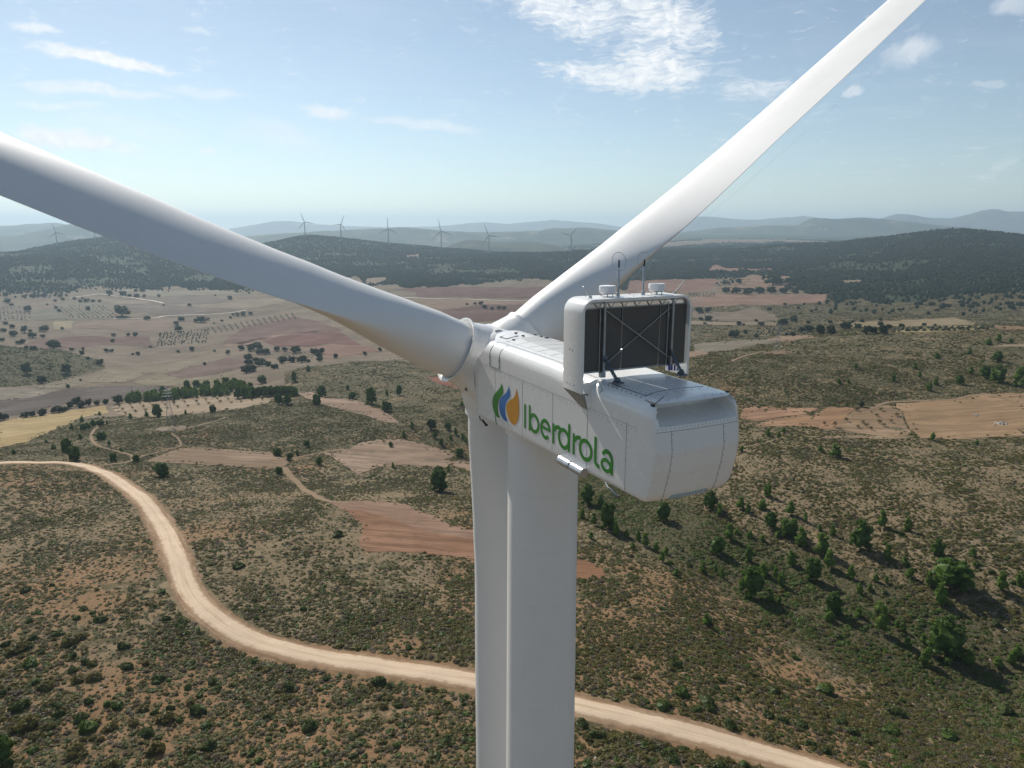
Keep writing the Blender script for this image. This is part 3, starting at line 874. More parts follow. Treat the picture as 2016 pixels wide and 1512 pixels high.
# ------------------------------------------------------------------ fields, pads, tracks
def zA(l): return [(a / 4.032, 540 + b / 4.032) for a, b in l]
def zB(l): return [(500 + a / 4.032, 560 + b / 4.032) for a, b in l]
def zC(l): return [(1350 + a / 3.027, 420 + b / 3.027) for a, b in l]
def zD(l): return [(1440 + a / 3.5, 620 + b / 3.5) for a, b in l]
def zE(l): return [(a / 2.016, 860 + b / 2.016) for a, b in l]
RED, ORG, TAN, PINK, BEI, MAR, GLD, BRN, GRY, DRK = (.31, .150, .078), (.37, .20, .105), (.36, .235, .13), (.33, .205, .14), (.36, .28, .185), (.185, .085, .062), (.46, .31, .13), (.25, .165, .105), (.27, .215, .155), (.115, .078, .058)
FIELDS = [
 ('rusty orange ploughed earth field passing behind the tower', zE([(1345,285),(1430,290),(1520,318),(1600,345),(1700,378),(1850,402),(1990,420),(2200,462),(2330,490),(2385,520),(2405,548),(2375,566),(2200,562),(1960,500),(1800,475),(1640,460),(1450,455),(1430,420),(1440,345),(1380,300)]), RED, .12),
 ('pale pinkish grey upper band of the rusty field behind the tower', zE([(1300,258),(1450,252),(1600,265),(1700,310),(1800,355),(1990,385),(2200,445),(2200,462),(1990,420),(1850,402),(1700,378),(1600,345),(1520,318),(1430,290),(1345,285)]), (.35,.20,.125), .15),
 ('brown stubble field between the scrub hill and the gravel road', zE([(560,100),(640,75),(720,45),(850,42),(980,60),(1070,58),(1150,100),(1130,115),(1110,130),(900,115),(700,105)]), (.31,.195,.115), .15),
 ('pale pink bare field left of the tower with small bushes in it', zB([(560,1330),(640,1345),(760,1300),(860,1255),(980,1235),(1200,1230),(1330,1265),(1500,1310),(1600,1345),(1570,1370),(1510,1395),(1560,1410),(1720,1400),(1740,1490),(1600,1440),(1500,1455),(1250,1430),(1000,1450),(830,1512),(760,1460)]), (.37,.235,.15), .3),
 ('large tan harvested field with two stone heaps at the right', zD([(1135,612),(1300,600),(1500,590),(1760,545),(2050,535),(2050,832),(1700,850),(1560,856),(1290,850),(1240,800),(1180,700)]), (.42,.255,.135), .2),
 ('small orange bare field beside the nacelle', zD([(50,680),(90,640),(180,630),(420,640),(600,645),(540,680),(400,695),(180,735),(60,710)]), (.40,.215,.12), .15),
 ('orange strip field next to the large tan field', zD([(150,765),(300,720),(450,690),(560,690),(650,640),(880,640),(800,700),(700,790),(480,770)]), (.41,.225,.12), .2),
 ('weedy fallow strip with scattered almond saplings', zD([(800,700),(890,640),(1000,640),(1130,615),(1180,720),(1240,810),(1200,850),(880,815),(700,790)]), (.36,.225,.125), .5),
 ('thin pale strip between scrub rows below the fallow ground', zD([(500,840),(700,830),(1000,830),(1230,845),(1220,858),(900,850),(650,848)]), (.37,.25,.14), .3),
 ('golden yellow stubble field at the left edge', zA([(-60,1200),(150,1140),(400,1110),(650,1070),(840,1040),(860,1100),(650,1140),(400,1250),(200,1330),(-60,1390)]), GLD, .15),
 ('tan almond orchard floor with rows of trees', zA([(880,1060),(1000,1020),(1250,1000),(1600,970),(1830,965),(2150,985),(2120,1020),(1950,1060),(1700,1090),(1400,1120),(1100,1140),(930,1110)]), (.39,.27,.165), .2),
 ('pink gullied field between two scrub hills', zB([(340,860),(470,860),(560,905),(700,905),(820,920),(930,965),(1050,1020),(1145,1100),(1040,1090),(880,1040),(760,1010),(600,970),(540,950),(420,900)]), (.36,.225,.145), .45),
 ('dark brown ploughed field on the valley floor', zA([(-60,1000),(300,970),(450,930),(650,895),(1000,890),(1400,890),(1300,920),(1100,960),(900,990),(700,1010),(450,1040),(200,1110),(-60,1150)]), DRK, .15),
 ('narrow pale stubble wedge below the scrubby knob', zA([(250,890),(400,860),(520,855),(750,858),(640,880),(500,905),(300,905)]), (.33,.27,.18), .2),
 ('beige stubble field at the foot of the knob', zA([(-60,905),(250,905),(470,915),(330,965),(150,995),(-60,1000)]), (.28,.215,.15), .3),
 ('long beige field in the middle of the valley', zA([(840,740),(1200,735),(1600,655),(1790,665),(1700,690),(1500,740),(1280,795),(1180,785),(1000,860),(700,855),(760,800)]), (.34,.265,.18), .3),
 ('grey brown stubble field in the valley below the holm oaks', zA([(690,610),(800,640),(1100,640),(1450,630),(1600,650),(1200,735),(850,740),(830,690),(760,670)]), (.29,.215,.15), .25),
 ('maroon ploughed strip beside the olive grove', zA([(1290,800),(1480,735),(1700,690),(1830,655),(1960,670),(1980,720),(1880,760),(1700,790),(1450,830)]), (.22,.13,.10), .2),
 ('yellowish grass strip by the young pines', zA([(1050,870),(1280,800),(1500,830),(1850,790),(1830,820),(1600,870),(1350,890)]), (.33,.265,.165), .3),
 ('maroon field with faint olive rows on the left plain', zA([(180,570),(300,520),(560,495),(760,490),(900,510),(1010,490),(1180,490),(1250,580),(1000,560),(800,560),(640,590),(400,585)]), (.22,.115,.085), .3),
 ('large pinkish ploughed field with curved end', zA([(730,375),(1000,370),(1370,360),(1385,405),(1300,445),(1200,465),(1000,445),(800,430),(590,430),(600,380)]), (.34,.225,.165), .15),
 ('small square pale yellow field on the left plain', zA([(430,375),(580,370),(580,430),(420,445)]), (.42,.34,.20), .1),
 ('grey green plot between two olive orchards', zA([(270,290),(430,265),(560,360),(270,368)]), (.24,.21,.155), .15),
 ('olive orchard plot at the left edge with vertical rows', zA([(-60,260),(60,250),(250,250),(265,370),(-60,375)]), (.25,.20,.145), .15),
 ('olive orchard plot with slanting rows in the valley', zA([(430,240),(620,215),(850,225),(905,330),(880,355),(580,355)]), (.27,.235,.165), .2),
 ('mauve ploughed band below the far tree line', zA([(890,245),(1250,230),(1500,255),(1900,290),(1700,310),(1350,325),(1040,300)]), (.25,.185,.145), .2),
 ('long beige band across the upper valley', zA([(500,185),(800,205),(1100,205),(1350,235),(1500,245),(1960,215),(2250,180),(2250,225),(1950,280),(1500,260),(1250,228),(900,240),(850,220)]), (.37,.29,.205), .2),
 ('brown field under the forest on the left plain', zA([(750,180),(1000,190),(1300,180),(1700,175),(1850,200),(1650,230),(1350,232),(1100,205)]), (.26,.20,.155), .2),
 ('pale strip fields under the forest edge', zA([(830,140),(1050,110),(1250,130),(1700,125),(1990,165),(1700,165),(1300,180),(850,165)]), (.35,.29,.21), .3),
 ('maroon hillside field with faint sapling lines', zB([(-60,330),(330,255),(520,300),(700,370),(500,385),(200,400),(-100,480),(-250,470)]), (.24,.125,.095), .35),
 ('pink sandy band crossing the red fields', zB([(-250,485),(-60,440),(200,400),(450,370),(700,375),(520,385),(250,400),(50,450),(-20,470),(-200,500)]), (.37,.24,.165), .15),
 ('deep red curved field below the raised blade', zB([(60,440),(300,390),(600,370),(720,400),(800,450),(850,480),(600,470),(450,490),(200,500)]), (.23,.095,.07), .2),
 ('pink red slope under the blade with streaks', zB([(430,500),(600,475),(860,480),(1010,530),(880,545),(700,575),(560,590),(540,540)]), (.34,.19,.135), .35),
 ('red pocket field beside the blade root', zB([(1370,735),(1500,725),(1640,745),(1640,830),(1500,800),(1420,770)]), (.33,.13,.08), .2),
 ('pale stony bare ground beyond the second scrub hill', zB([(180,645),(400,630),(900,590),(1000,560),(1250,600),(1000,605),(700,610),(400,655)]), (.33,.26,.19), .3),
 ('maroon plain left of the white track', zB([(1290,110),(1300,60),(1100,40),(1500,20),(2300,20),(2300,105),(1900,112),(1600,100)]), (.21,.095,.072), .25),
 ('sandy pink field below the white track', zB([(1250,130),(1600,125),(1900,125),(2300,130),(2300,170),(1900,160),(1500,200),(1350,180)]), (.36,.235,.16), .3),
 ('dark red ploughed field behind the hub', zB([(1450,225),(1600,190),(1750,165),(2100,160),(2350,150),(2350,260),(2000,290),(1700,300)]), (.20,.10,.075), .2),
 ('reddish field beyond the radiator', zC([(-350,400),(0,395),(180,390),(200,405),(150,465),(-350,475)]), (.33,.185,.135), .15),
 ('wide pinkish field right of the radiator', zC([(-200,555),(0,540),(60,495),(200,480),(640,485),(850,482),(820,535),(600,545),(300,548),(100,560)]), (.35,.21,.15), .25),
 ('orange terraced field with dark oak clumps', zC([(180,455),(260,420),(380,365),(620,375),(625,440),(600,458),(440,452),(300,462)]), (.37,.23,.15), .35),
 ('red clearing inside the forest edge', zC([(120,332),(190,305),(240,325),(510,330),(520,346),(370,336),(130,346)]), (.36,.21,.15), .1),
 ('small beige clearing in the right forest', zC([(860,396),(1060,400),(1050,416),(870,406)]), (.36,.27,.18), .1),
 ('long tan field with holm oaks on the right', zC([(880,652),(1280,640),(1610,622),(1720,655),(1700,667),(1300,678),(1000,674)]), (.38,.29,.17), .2),
 ('yellow striped orchard strip on the right', zC([(1210,688),(1400,680),(1720,667),(1830,690),(1500,706),(1250,712)]), (.42,.34,.17), .2),
 ('orange brown field at the right edge', zC([(1830,665),(2060,682),(2060,697),(1840,690)]), (.35,.22,.13), .15),
 ('pink field behind the right hand pylon', zC([(480,745),(660,722),(800,735),(690,752),(600,768),(560,765)]), (.37,.25,.17), .15),
 ('grey grassy slope left of the right hand pylon', zC([(40,785),(300,755),(500,748),(570,768),(400,790),(180,828),(40,822)]), (.28,.235,.175), .3),
 ('beige strip right of the radiator', zC([(-150,640),(40,645),(550,650),(545,668),(40,664),(-150,665)]), (.37,.28,.20), .15),
 ('pink patch beside the radiator foot', zC([(-60,830),(30,822),(110,822),(155,836),(60,850),(-60,870)]), (.37,.25,.18), .2),
 ('fawn meadow right of the radiator with soft edges', zC([(40,580),(300,590),(400,555),(480,585),(560,640),(400,645),(200,640),(40,625)]), (.28,.21,.155), .4),
 ('sandy strip field at the far right edge', zC([(1830,786),(2060,778),(2060,793),(1850,794)]), (.38,.29,.18), .15),
 ('flat earth pad around the left pylon', zA([(1240,1235),(1270,1215),(1400,1200),(1480,1205),(1480,1225),(1400,1240),(1290,1250)]), (.34,.24,.16), .3),
 ('flat earth pad around the right pylon', zD([(210,262),(280,246),(380,243),(415,255),(390,268),(260,270)]), (.36,.24,.16), .3),
 ('orange crane pad on the wooded ridge', [(764,481),(780,478.5),(788,480),(770,483)], (.36,.27,.2), .1),
 ('small orange clearing on the wooded ridge', [(801,503),(822,500),(824,505),(803,507)], (.37,.25,.18), .1),
 ('pale clearing at the forest foot by the blade', [(718,549),(760,545),(765,553),(740,560),(722,556)], (.36,.25,.18), .2),
]
def dens(poly, step):
    out = []
    n = len(poly)
    for i in range(n):
        a, b = np.array(poly[i]), np.array(poly[(i + 1) % n])
        k = max(1, int(np.hypot(*(b - a)) / step))
        for j in range(k): out.append(a + (b - a) * j / k)
    return np.array(out)
def inside(px, py, poly):
    r = np.zeros(np.shape(px), bool)
    n = len(poly)
    for i in range(n):
        x0, y0 = poly[i]; x1, y1 = poly[(i + 1) % n]
        if y0 == y1: continue
        c = ((y0 > py) != (y1 > py)) & (px < (x1 - x0) * (py - y0) / (y1 - y0) + x0)
        r ^= c
    return r
FID = np.full((NA, NR), -1, np.int32)            # which field covers each ground vertex

def mat_field(name, col, blot):
    t = NT(name)
    p = t.pos()
    mp = t.n('Mapping'); t.link(p, mp.inputs['Vector']); ang = random.uniform(-.6, .6)
    mp.inputs['Rotation'].default_value = (0, 0, ang); mp.inputs['Scale'].default_value = (.02, .18, .05)
    rows = t.noise(mp.outputs[0], 1.6, 5, .6)
    big = t.noise(p, .018, 5, .6); med = t.noise(p, .16, 5, .6); fine = t.noise(p, 1.3, 4, .65)
    pale = tuple(min(.6, k * 1.22 + .03) for k in col)
    dk = tuple(k * m for k, m in zip(col, (.70, .72, .76)))
    c = t.mix(t.ramp(big, .42, .62), col, pale)
    c = t.mix(t.ramp(rows, .42, .62, 0, .9), c, dk)
    c = t.mix(t.ramp(med, .56, .68, 0, .4 + blot), c, tuple(k * m for k, m in zip(col, (.66, .74, .72))))
    c = t.mix(t.ramp(fine, .5, .75, 0, .35), c, pale)
    wv = t.n('TexWave'); wv.bands_direction = 'X'; wv.inputs['Scale'].default_value = .16; wv.inputs['Distortion'].default_value = 2.2; wv.inputs['Detail'].default_value = 3; wv.inputs['Detail Scale'].default_value = .6
    m3 = t.n('Mapping'); t.link(p, m3.inputs['Vector']); m3.inputs['Rotation'].default_value = (0, 0, ang + 1.35); t.link(m3.outputs[0], wv.inputs['Vector'])
    c = t.mix(t.ramp(wv.outputs['Fac'], .55, .95, 0, .38), c, dk)
    if blot > .25:
        c = t.mix(t.ramp(t.noise(p, .07, 6, .65), .57, .66, 0, min(.85, blot * 1.8)), c, (.10, .095, .055))
    return t.surf(c, .95, 0, .1, t.noise(p, 2.0, 4), .5, .2)

def make_fields():
    for fi, (label, poly, col, blot) in enumerate(FIELDS):
        far_f = np.mean([p[1] for p in poly]) < 770
        col = tuple(k * q for k, q in zip(col, (.53, .52, .48) if far_f else (.66, .70, .72)))
        pd = dens(poly, 6)
        pd = pd + np.stack([fbm(pd[:, 0] / 17, pd[:, 1] / 9, 3, 5), fbm(pd[:, 0] / 17, pd[:, 1] / 9, 3, 9)], -1) * np.array([9, 2.6]) * (1 if pd[:, 1].mean() < 900 else .9)
        # sight lines that graze over a crest would land far behind: keep the outline near the middle of the field
        g = np.array([hit(x, y) for x, y in pd])
        rr = np.hypot(g[:, 0], g[:, 1]); md = np.median(rr)
        keep = (rr < md * 1.7) & (rr > md * .55)
        g = g[keep]
        if len(g) < 4: continue
        a = np.degrees(np.arctan2(g[:, 0], g[:, 1])); rr = np.hypot(g[:, 0], g[:, 1])
        i0, i1 = int(max(0, (a.min() + 50) / .1 - 2)), int(min(NF - 1, (a.max() + 50) / .1 + 3))
        j0, j1 = max(0, np.searchsorted(RS, rr.min()) - 2), min(NR - 1, np.searchsorted(RS, rr.max()) + 2)
        if i1 - i0 < 2 or j1 - j0 < 2: continue
        X, Y = GX[i0:i1, j0:j1].copy(), GY[i0:i1, j0:j1].copy()
        ins = inside(X, Y, g)
        FID[i0:i1, j0:j1][ins] = fi
        q = ins[:-1, :-1] | ins[1:, :-1] | ins[:-1, 1:] | ins[1:, 1:]
        out_used = np.zeros_like(ins)
        for di in (0, 1):
            for dj in (0, 1):
                out_used[di:di + q.shape[0], dj:dj + q.shape[1]] |= q
        mv = out_used & ~ins
        if mv.any():   # pull the rim of the sheet onto the outline
            gx, gy = X[mv], Y[mv]
            s0, s1 = g, np.roll(g, -1, 0); d = s1 - s0; L2 = (d ** 2).sum(1) + 1e-9
            nx, ny = gx.copy(), gy.copy()
            for k in range(len(gx)):
                t = np.clip(((gx[k] - s0[:, 0]) * d[:, 0] + (gy[k] - s0[:, 1]) * d[:, 1]) / L2, 0, 1)
                cx, cy = s0[:, 0] + d[:, 0] * t, s0[:, 1] + d[:, 1] * t
                b = np.argmin((cx - gx[k]) ** 2 + (cy - gy[k]) ** 2); nx[k], ny[k] = cx[b], cy[b]
            X[mv], Y[mv] = nx, ny
        r_all = np.hypot(X, Y)
        Z = hgt(X, Y) + .05 + r_all * .00022
        idx = np.full(ins.shape, -1); idx[out_used] = np.arange(out_used.sum())
        ii, jj = np.nonzero(q)
        Q = np.stack([idx[ii, jj], idx[ii, jj + 1], idx[ii + 1, jj + 1], idx[ii + 1, jj]], -1)
        if len(Q) < 2: continue
        V = np.stack([X[out_used], Y[out_used], Z[out_used]], -1)
        o = big_mesh('field', V, Q[:, ::-1], mat_field('field_soil', col, blot))
        tag(o, label, 'field', None, 'structure')
make_fields()

# ---- ribbons: the gravel road and the farm tracks
ROADMASK = np.zeros((NA, NR), bool)
def catmull(pts, n=14):
    P = [np.array(p, float) for p in pts]; P = [2 * P[0] - P[1]] + P + [2 * P[-1] - P[-2]]
    out = []
    for i in range(1, len(P) - 2):
        a, b, c, d = P[i - 1:i + 3]
        for k in range(n):
            t = k / n
            out.append(.5 * ((2 * b) + (c - a) * t + (2 * a - 5 * b + 4 * c - d) * t * t + (3 * b - a - 3 * c + d) * t ** 3))
    out.append(P[-2]); return np.array(out)
def ribbon(name, pts, width, mat, lift, label, ncross=9, wob=.25, n=14, edge=0.0, seed=0):
    g = np.array([hit(x, y) for x, y in pts])
    c = catmull(g, n)
    # even spacing
    L_ = np.concatenate([[0], np.cumsum(np.hypot(*np.diff(c, axis=0).T))])
    step = max(.6, min(6, width * .18)); ss = np.arange(0, L_[-1], step)
    c = np.stack([np.interp(ss, L_, c[:, 0]), np.interp(ss, L_, c[:, 1])], -1)
    t = np.gradient(c, axis=0); t /= np.linalg.norm(t, axis=1, keepdims=True) + 1e-9
    nrm = np.stack([-t[:, 1], t[:, 0]], -1)
    V, UVc = [], []
    wl = width / 2 * (1 + wob * fbm(ss / (width * 1.3), ss * 0 + seed, 4, 41)); wr = width / 2 * (1 + wob * fbm(ss / (width * 1.3), ss * 0 + seed + 9, 4, 47))
    cross = np.linspace(-1, 1, ncross)
    for u in cross:
        w = np.where(u < 0, wl, wr) * u
        p = c + nrm * w[:, None]
        r = np.hypot(p[:, 0], p[:, 1])
        z = hgt(p[:, 0], p[:, 1]) + lift + r * .00025 + edge * (1 - u * u) - .10 * (abs(u) > .97)
        V.append(np.stack([p[:, 0], p[:, 1], z], -1)); UVc.append(np.full(len(p), u))
    V = np.array(V); M, N = V.shape[:2]
    a = np.arange(M * N).reshape(M, N)
    Q = np.stack([a[:-1, :-1], a[1:, :-1], a[1:, 1:], a[:-1, 1:]], -1).reshape(-1, 4)
    o = big_mesh(name, V.reshape(-1, 3), Q[:, ::-1], mat, {'across': np.array(UVc).ravel(), 'along': np.tile(ss, M)})
    tag(o, label, name.replace('_', ' ').split()[-1], None, 'structure')
    # remember where it runs, so nothing grows on it
    for p, w in zip(c, wl):
        r = math.hypot(*p); az = math.degrees(math.atan2(p[0], p[1]))
        if abs(az) > 49: continue
        ia = int(round((az + 50) / .1)); da = int(math.degrees(width * .62 / r) / .1) + 1
        j0, j1 = np.searchsorted(RS, r - width * .62), np.searchsorted(RS, r + width * .62)
        sl = (slice(max(0, ia - da), ia + da + 1), slice(max(0, j0 - 1), j1 + 1))
        ROADMASK[sl] |= np.hypot(GX[sl] - p[0], GY[sl] - p[1]) < width * .58
    return o
def mat_road(name, base, dk, pale):
    t = NT(name)
    p = t.pos(); ac = t.attr('across'); al = t.attr('along')
    cx = t.n('CombineXYZ'); t.link(t.math('MULTIPLY', al, .05), cx.inputs[0]); t.link(t.math('MULTIPLY', ac, 3.2), cx.inputs[1])
    long_ = t.noise(cx.outputs[0], 1.6, 6, .62); med = t.noise(p, .5, 5, .6); fine = t.noise(p, 4, 4, .65)
    c = t.mix(t.ramp(long_, .36, .68), base, pale); c = t.mix(t.ramp(long_, .30, .42, .55, 0), c, dk)
    tr = t.ramp(t.math('ABSOLUTE', t.math('SUBTRACT', t.math('ABSOLUTE', ac), .42)), .02, .2, .55, 0)
    c = t.mix(tr, c, pale); c = t.mix(t.ramp(t.math('ABSOLUTE', t.math('SUBTRACT', ac, .05)), .0, .14, .2, 0), c, dk)
    c = t.mix(t.ramp(t.math('ADD', t.math('ABSOLUTE', ac), t.math('MULTIPLY', t.math('SUBTRACT', med, .5), 1.0)), .72, 1.0, 0, .8), c, dk)
    c = t.mix(t.ramp(fine, .52, .72, 0, .35), c, dk)
    c = t.mix(t.ramp(med, .58, .72, 0, .5), c, tuple(k * .85 for k in base))
    return t.surf(c, .95, 0, .1, fine, .4, .06)
M_ROAD = mat_road('pale_gravel', (.52, .395, .27), (.33, .22, .135), (.60, .465, .335))
M_VERGE = mat_road('stony_verge', (.25, .155, .09), (.17, .105, .06), (.33, .235, .15))
M_TRACK = mat_road('earth_track', (.20, .14, .085), (.13, .098, .056), (.25, .175, .11))
M_WHITE = mat_road('white_track', (.55, .48, .40), (.42, .34, .27), (.6, .55, .48))
ROAD = [(-70,917),(0,912),(70,911.5),(150,914.5),(203,930),(247,958),(290,994),(322,1040),(347,1095),(366,1150),(395,1192),(440,1230),(505,1262),(600,1288),(750,1312),(930,1339),(1030,1361),(1135,1388),(1260,1418),(1400,1454),(1520,1487),(1650,1526),(1820,1580)]
ribbon('road_verge', ROAD, 8.8, M_VERGE, .05, 'strip of reddish stony soil bordering the pale gravel road', 11, .25, seed=3)
ribbon('gravel_road', ROAD, 5.6, M_ROAD, .14, 'pale curving gravel road sweeping across the scrubland below the turbine', 13, .08, edge=.08)
ribbon('dirt_track', [(690,990),(640,985),(610,970),(585,950),(568,932),(560,920)], 3.4, M_TRACK, .10, 'short reddish dirt track linking the brown field to the red field', 7)
ribbon('dirt_track', [(205,916),(240,912),(262,905),(258,897),(235,890),(205,882),(185,872),(180,858),(190,843),(215,830),(245,823)], 2.0, M_TRACK, .10, 'winding dirt track leaving the gravel road towards the almond orchard', 7)
ribbon('dirt_track', [(262,905),(290,895),(330,885),(355,878),(349,862),(335,852)], 1.4, M_TRACK, .10, 'faint dirt track climbing to the left pylon', 7)
ribbon('dirt_track', [(345,848),(380,840),(420,830),(446,822)], 2.4, M_TRACK, .10, 'broken pale track across the top of the scrub hill', 7, .6)
ribbon('dirt_track', [(1440,712),(1470,700),(1500,692),(1530,690)], 2.6, M_TRACK, .10, 'faint track running up to the right pylon', 7)
ribbon('dirt_track', zD([(960,648),(1040,615),(1110,600),(1300,592),(1500,585),(1700,550),(1760,542)]), 2.6, M_TRACK, .12, 'dirt track along the top edge of the large tan field', 7)
ribbon('dirt_track', zD([(1770,545),(1880,580),(1990,615),(2050,640)]), 2.2, M_TRACK, .14, 'thin track crossing the corner of the large tan field', 7)
ribbon('dirt_track', [(560,905),(640,890),(680,885),(640,887)], 2.2, M_TRACK, .10, 'grassy track along the pale pink field', 5)
ribbon('farm_track', [(640,589),(700,588.5),(770,586),(850,588),(950,590.5),(1060,592)], 9, M_WHITE, .5, 'white farm track crossing the far red plain', 5, .1)
ribbon('farm_track', zA([(550,192),(700,170),(850,165),(1100,196),(1300,232)]), 8, M_WHITE, .5, 'pale farm track along the upper valley', 5, .2)
ribbon('farm_track', zA([(900,355),(1200,352),(1350,330),(1700,318),(1960,285)]), 7, M_WHITE, .5, 'pale farm track between the valley fields', 5, .3)

# ---- the ground sheet
def yfor(x):   # lower limit of the forest seen along the view
    return np.interp(x, [-100, 0, 60, 130, 160, 230, 430, 500, 640, 700, 720, 800, 900, 1000, 1040, 1160, 1230, 1380, 1480, 1530, 1600, 1700, 1800, 1900, 2016, 2200], [573, 573, 576, 574, 560, 568, 568, 566, 552, 548, 556, 566, 563, 556, 550, 556, 566, 556, 545, 548, 588, 594, 592, 582, 570, 566])
PX, PY = project(np.stack([GX, GY, GZ], -1))
FRONT = (np.abs(A2w) < R(52))
forest = (FRONT & (PY < yfor(PX) + fbm(PX / 25, PX * 0, 3, 2) * 10) & (R2 > np.where(A2 > R(14), 1300, 1850)) & (R2 < 6500)).astype(float)
forest[~FRONT & (R2 > 2500)] = 1
farz = smooth01(R2, 5200, 7000)
patch = fbm(GX / 1500, GY / 650, 4, 77)
forest = np.where(R2 > 5200, np.where(patch + .22 > 0, 1.0, 0.0) * (R2 < 32000), forest)
knob = inside(PX, PY, zA([(-80, 560), (250, 585), (500, 600), (680, 655), (820, 690), (835, 750), (640, 800), (330, 870), (-80, 900)])) & (R2 > 900) & (R2 < 1420)
sc2 = inside(PX, PY, zB([(0, 900), (200, 700), (380, 660), (800, 610), (1100, 600), (1500, 640), (2200, 700), (2200, 1500), (0, 1500)])) & (R2 < 1000)
# scrub or farmland
scrub = ((R2 < 640) | knob | sc2 | (FRONT & (A2 > R(12)) & (A2 < R(50)) & (R2 < 1700))).astype(float)
scrub[FRONT & (PX < 560) & (PY < 800) & (R2 > 640) & ~knob] = 0
scrub[~FRONT] = 1
for _ in range(2):
    scrub[:, 1:-1] = (scrub[:, :-2] + scrub[:, 2:] + 2 * scrub[:, 1:-1]) / 4
gully = np.exp(-((PY - np.interp(PX, [1100, 1200, 1350, 1500, 1700, 1850, 2016, 2200], [930, 985, 1050, 1135, 1225, 1290, 1370, 1420])) / np.interp(PX, [1150, 2016], [42, 105])) ** 2) * (FRONT & (PX > 1130) & (R2 < 400))
gully = np.maximum(gully, .75 * knob * FRONT)
redsoil = np.clip(.5 + fbm(GX / 60, GY / 60, 4, 91) * 1.2 + .25 * (PY > 1250) - .25 * (PX > 1450) * FRONT, 0, 1)

def mat_ground():
    t = NT('dry_ground')
    p = t.pos()
    f, s, g, rs_ = t.attr('forest'), t.attr('scrub'), t.attr('gully'), t.attr('redsoil')
    n1 = t.noise(p, .045, 6, .62); n2 = t.noise(p, .28, 6, .65); n3 = t.noise(p, 1.1, 5, .68); n4 = t.noise(p, 4.5, 4, .7); n5 = t.noise(p, .012, 5, .6)
    soil = t.mix(t.ramp(t.math('ADD', rs_, t.math('MULTIPLY', t.math('SUBTRACT', n2, .5), .7)), .3, .8), (.212, .158, .094), (.245, .146, .077))
    soil = t.mix(t.ramp(n1, .5, .68, 0, .5), soil, (.29, .225, .15))
    soil = t.mix(t.ramp(n3, .54, .68, 0, .75), soil, (.16, .12, .07))
    soil = t.mix(t.ramp(n4, .60, .72, 0, .7), soil, (.40, .33, .25))
    soil = t.mix(t.ramp(n4, .30, .42, .6, 0), soil, (.12, .09, .055))
    nr = t.attr('near')
    herb = t.mix(t.ramp(n3, .35, .62), (.045, .046, .022), (.100, .088, .046))
    cover = t.ramp(t.math('ADD', t.math('ADD', n2, t.math('MULTIPLY', t.math('SUBTRACT', n1, .5), .6)), t.math('ADD', t.math('MULTIPLY', g, .5), t.math('MULTIPLY', nr, -.13))), .34, .50, .04, .92)
    sc = t.mix(cover, soil, herb)
    farm = t.mix(t.ramp(n5, .42, .6), (.128, .096, .064), (.172, .134, .090))
    farm = t.mix(t.ramp(n1, .5, .66, 0, .6), farm, (.22, .15, .11))
    farm = t.mix(t.ramp(n2, .56, .66, 0, .5), farm, (.13, .12, .07))
    c = t.mix(s, farm, sc)
    fo = t.mix(t.ramp(n2, .4, .65), (.022, .032, .015), (.05, .06, .026))
    fo = t.mix(t.ramp(n1, .6, .72, 0, .6), fo, (.17, .14, .09))
    c = t.mix(f, c, fo)
    h = t.math('ADD', t.math('MULTIPLY', n3, .6), t.math('MULTIPLY', n4, .25))
    return t.surf(c, .96, 0, .08, h, .7, .5)
M_GROUND = mat_ground()
def make_ground():
    V = np.stack([GX, GY, GZ], -1).reshape(-1, 3)
    idx = np.arange(NA * NR).reshape(NA, NR)
    i2 = np.concatenate([idx, idx[:1]], 0)
    Q = np.stack([i2[:-1, :-1], i2[:-1, 1:], i2[1:, 1:], i2[1:, :-1]], -1).reshape(-1, 4)
    V = np.concatenate([V, [[0, 0, GZ[:, 0].mean()]]])
    o = big_mesh('ground', V, Q[:, ::-1], M_GROUND, {k: np.append(a.ravel(), 0) for k, a in dict(forest=forest, scrub=scrub, gully=gully, redsoil=redsoil, near=1 - smooth01(R2, 260, 520)).items()})
    bm = bmesh.new()
    b = MB(); b.add([(0, 0, GZ[:, 0].mean())] + [tuple(V[idx[k, 0]]) for k in range(NA)], [(0, k + 1, (k + 1) % NA + 1) for k in range(NA)])
    tag(o, 'dry hilly ground of scrub, farmland and forest reaching the horizon', None, None, 'structure')
    return o
ground = make_ground()

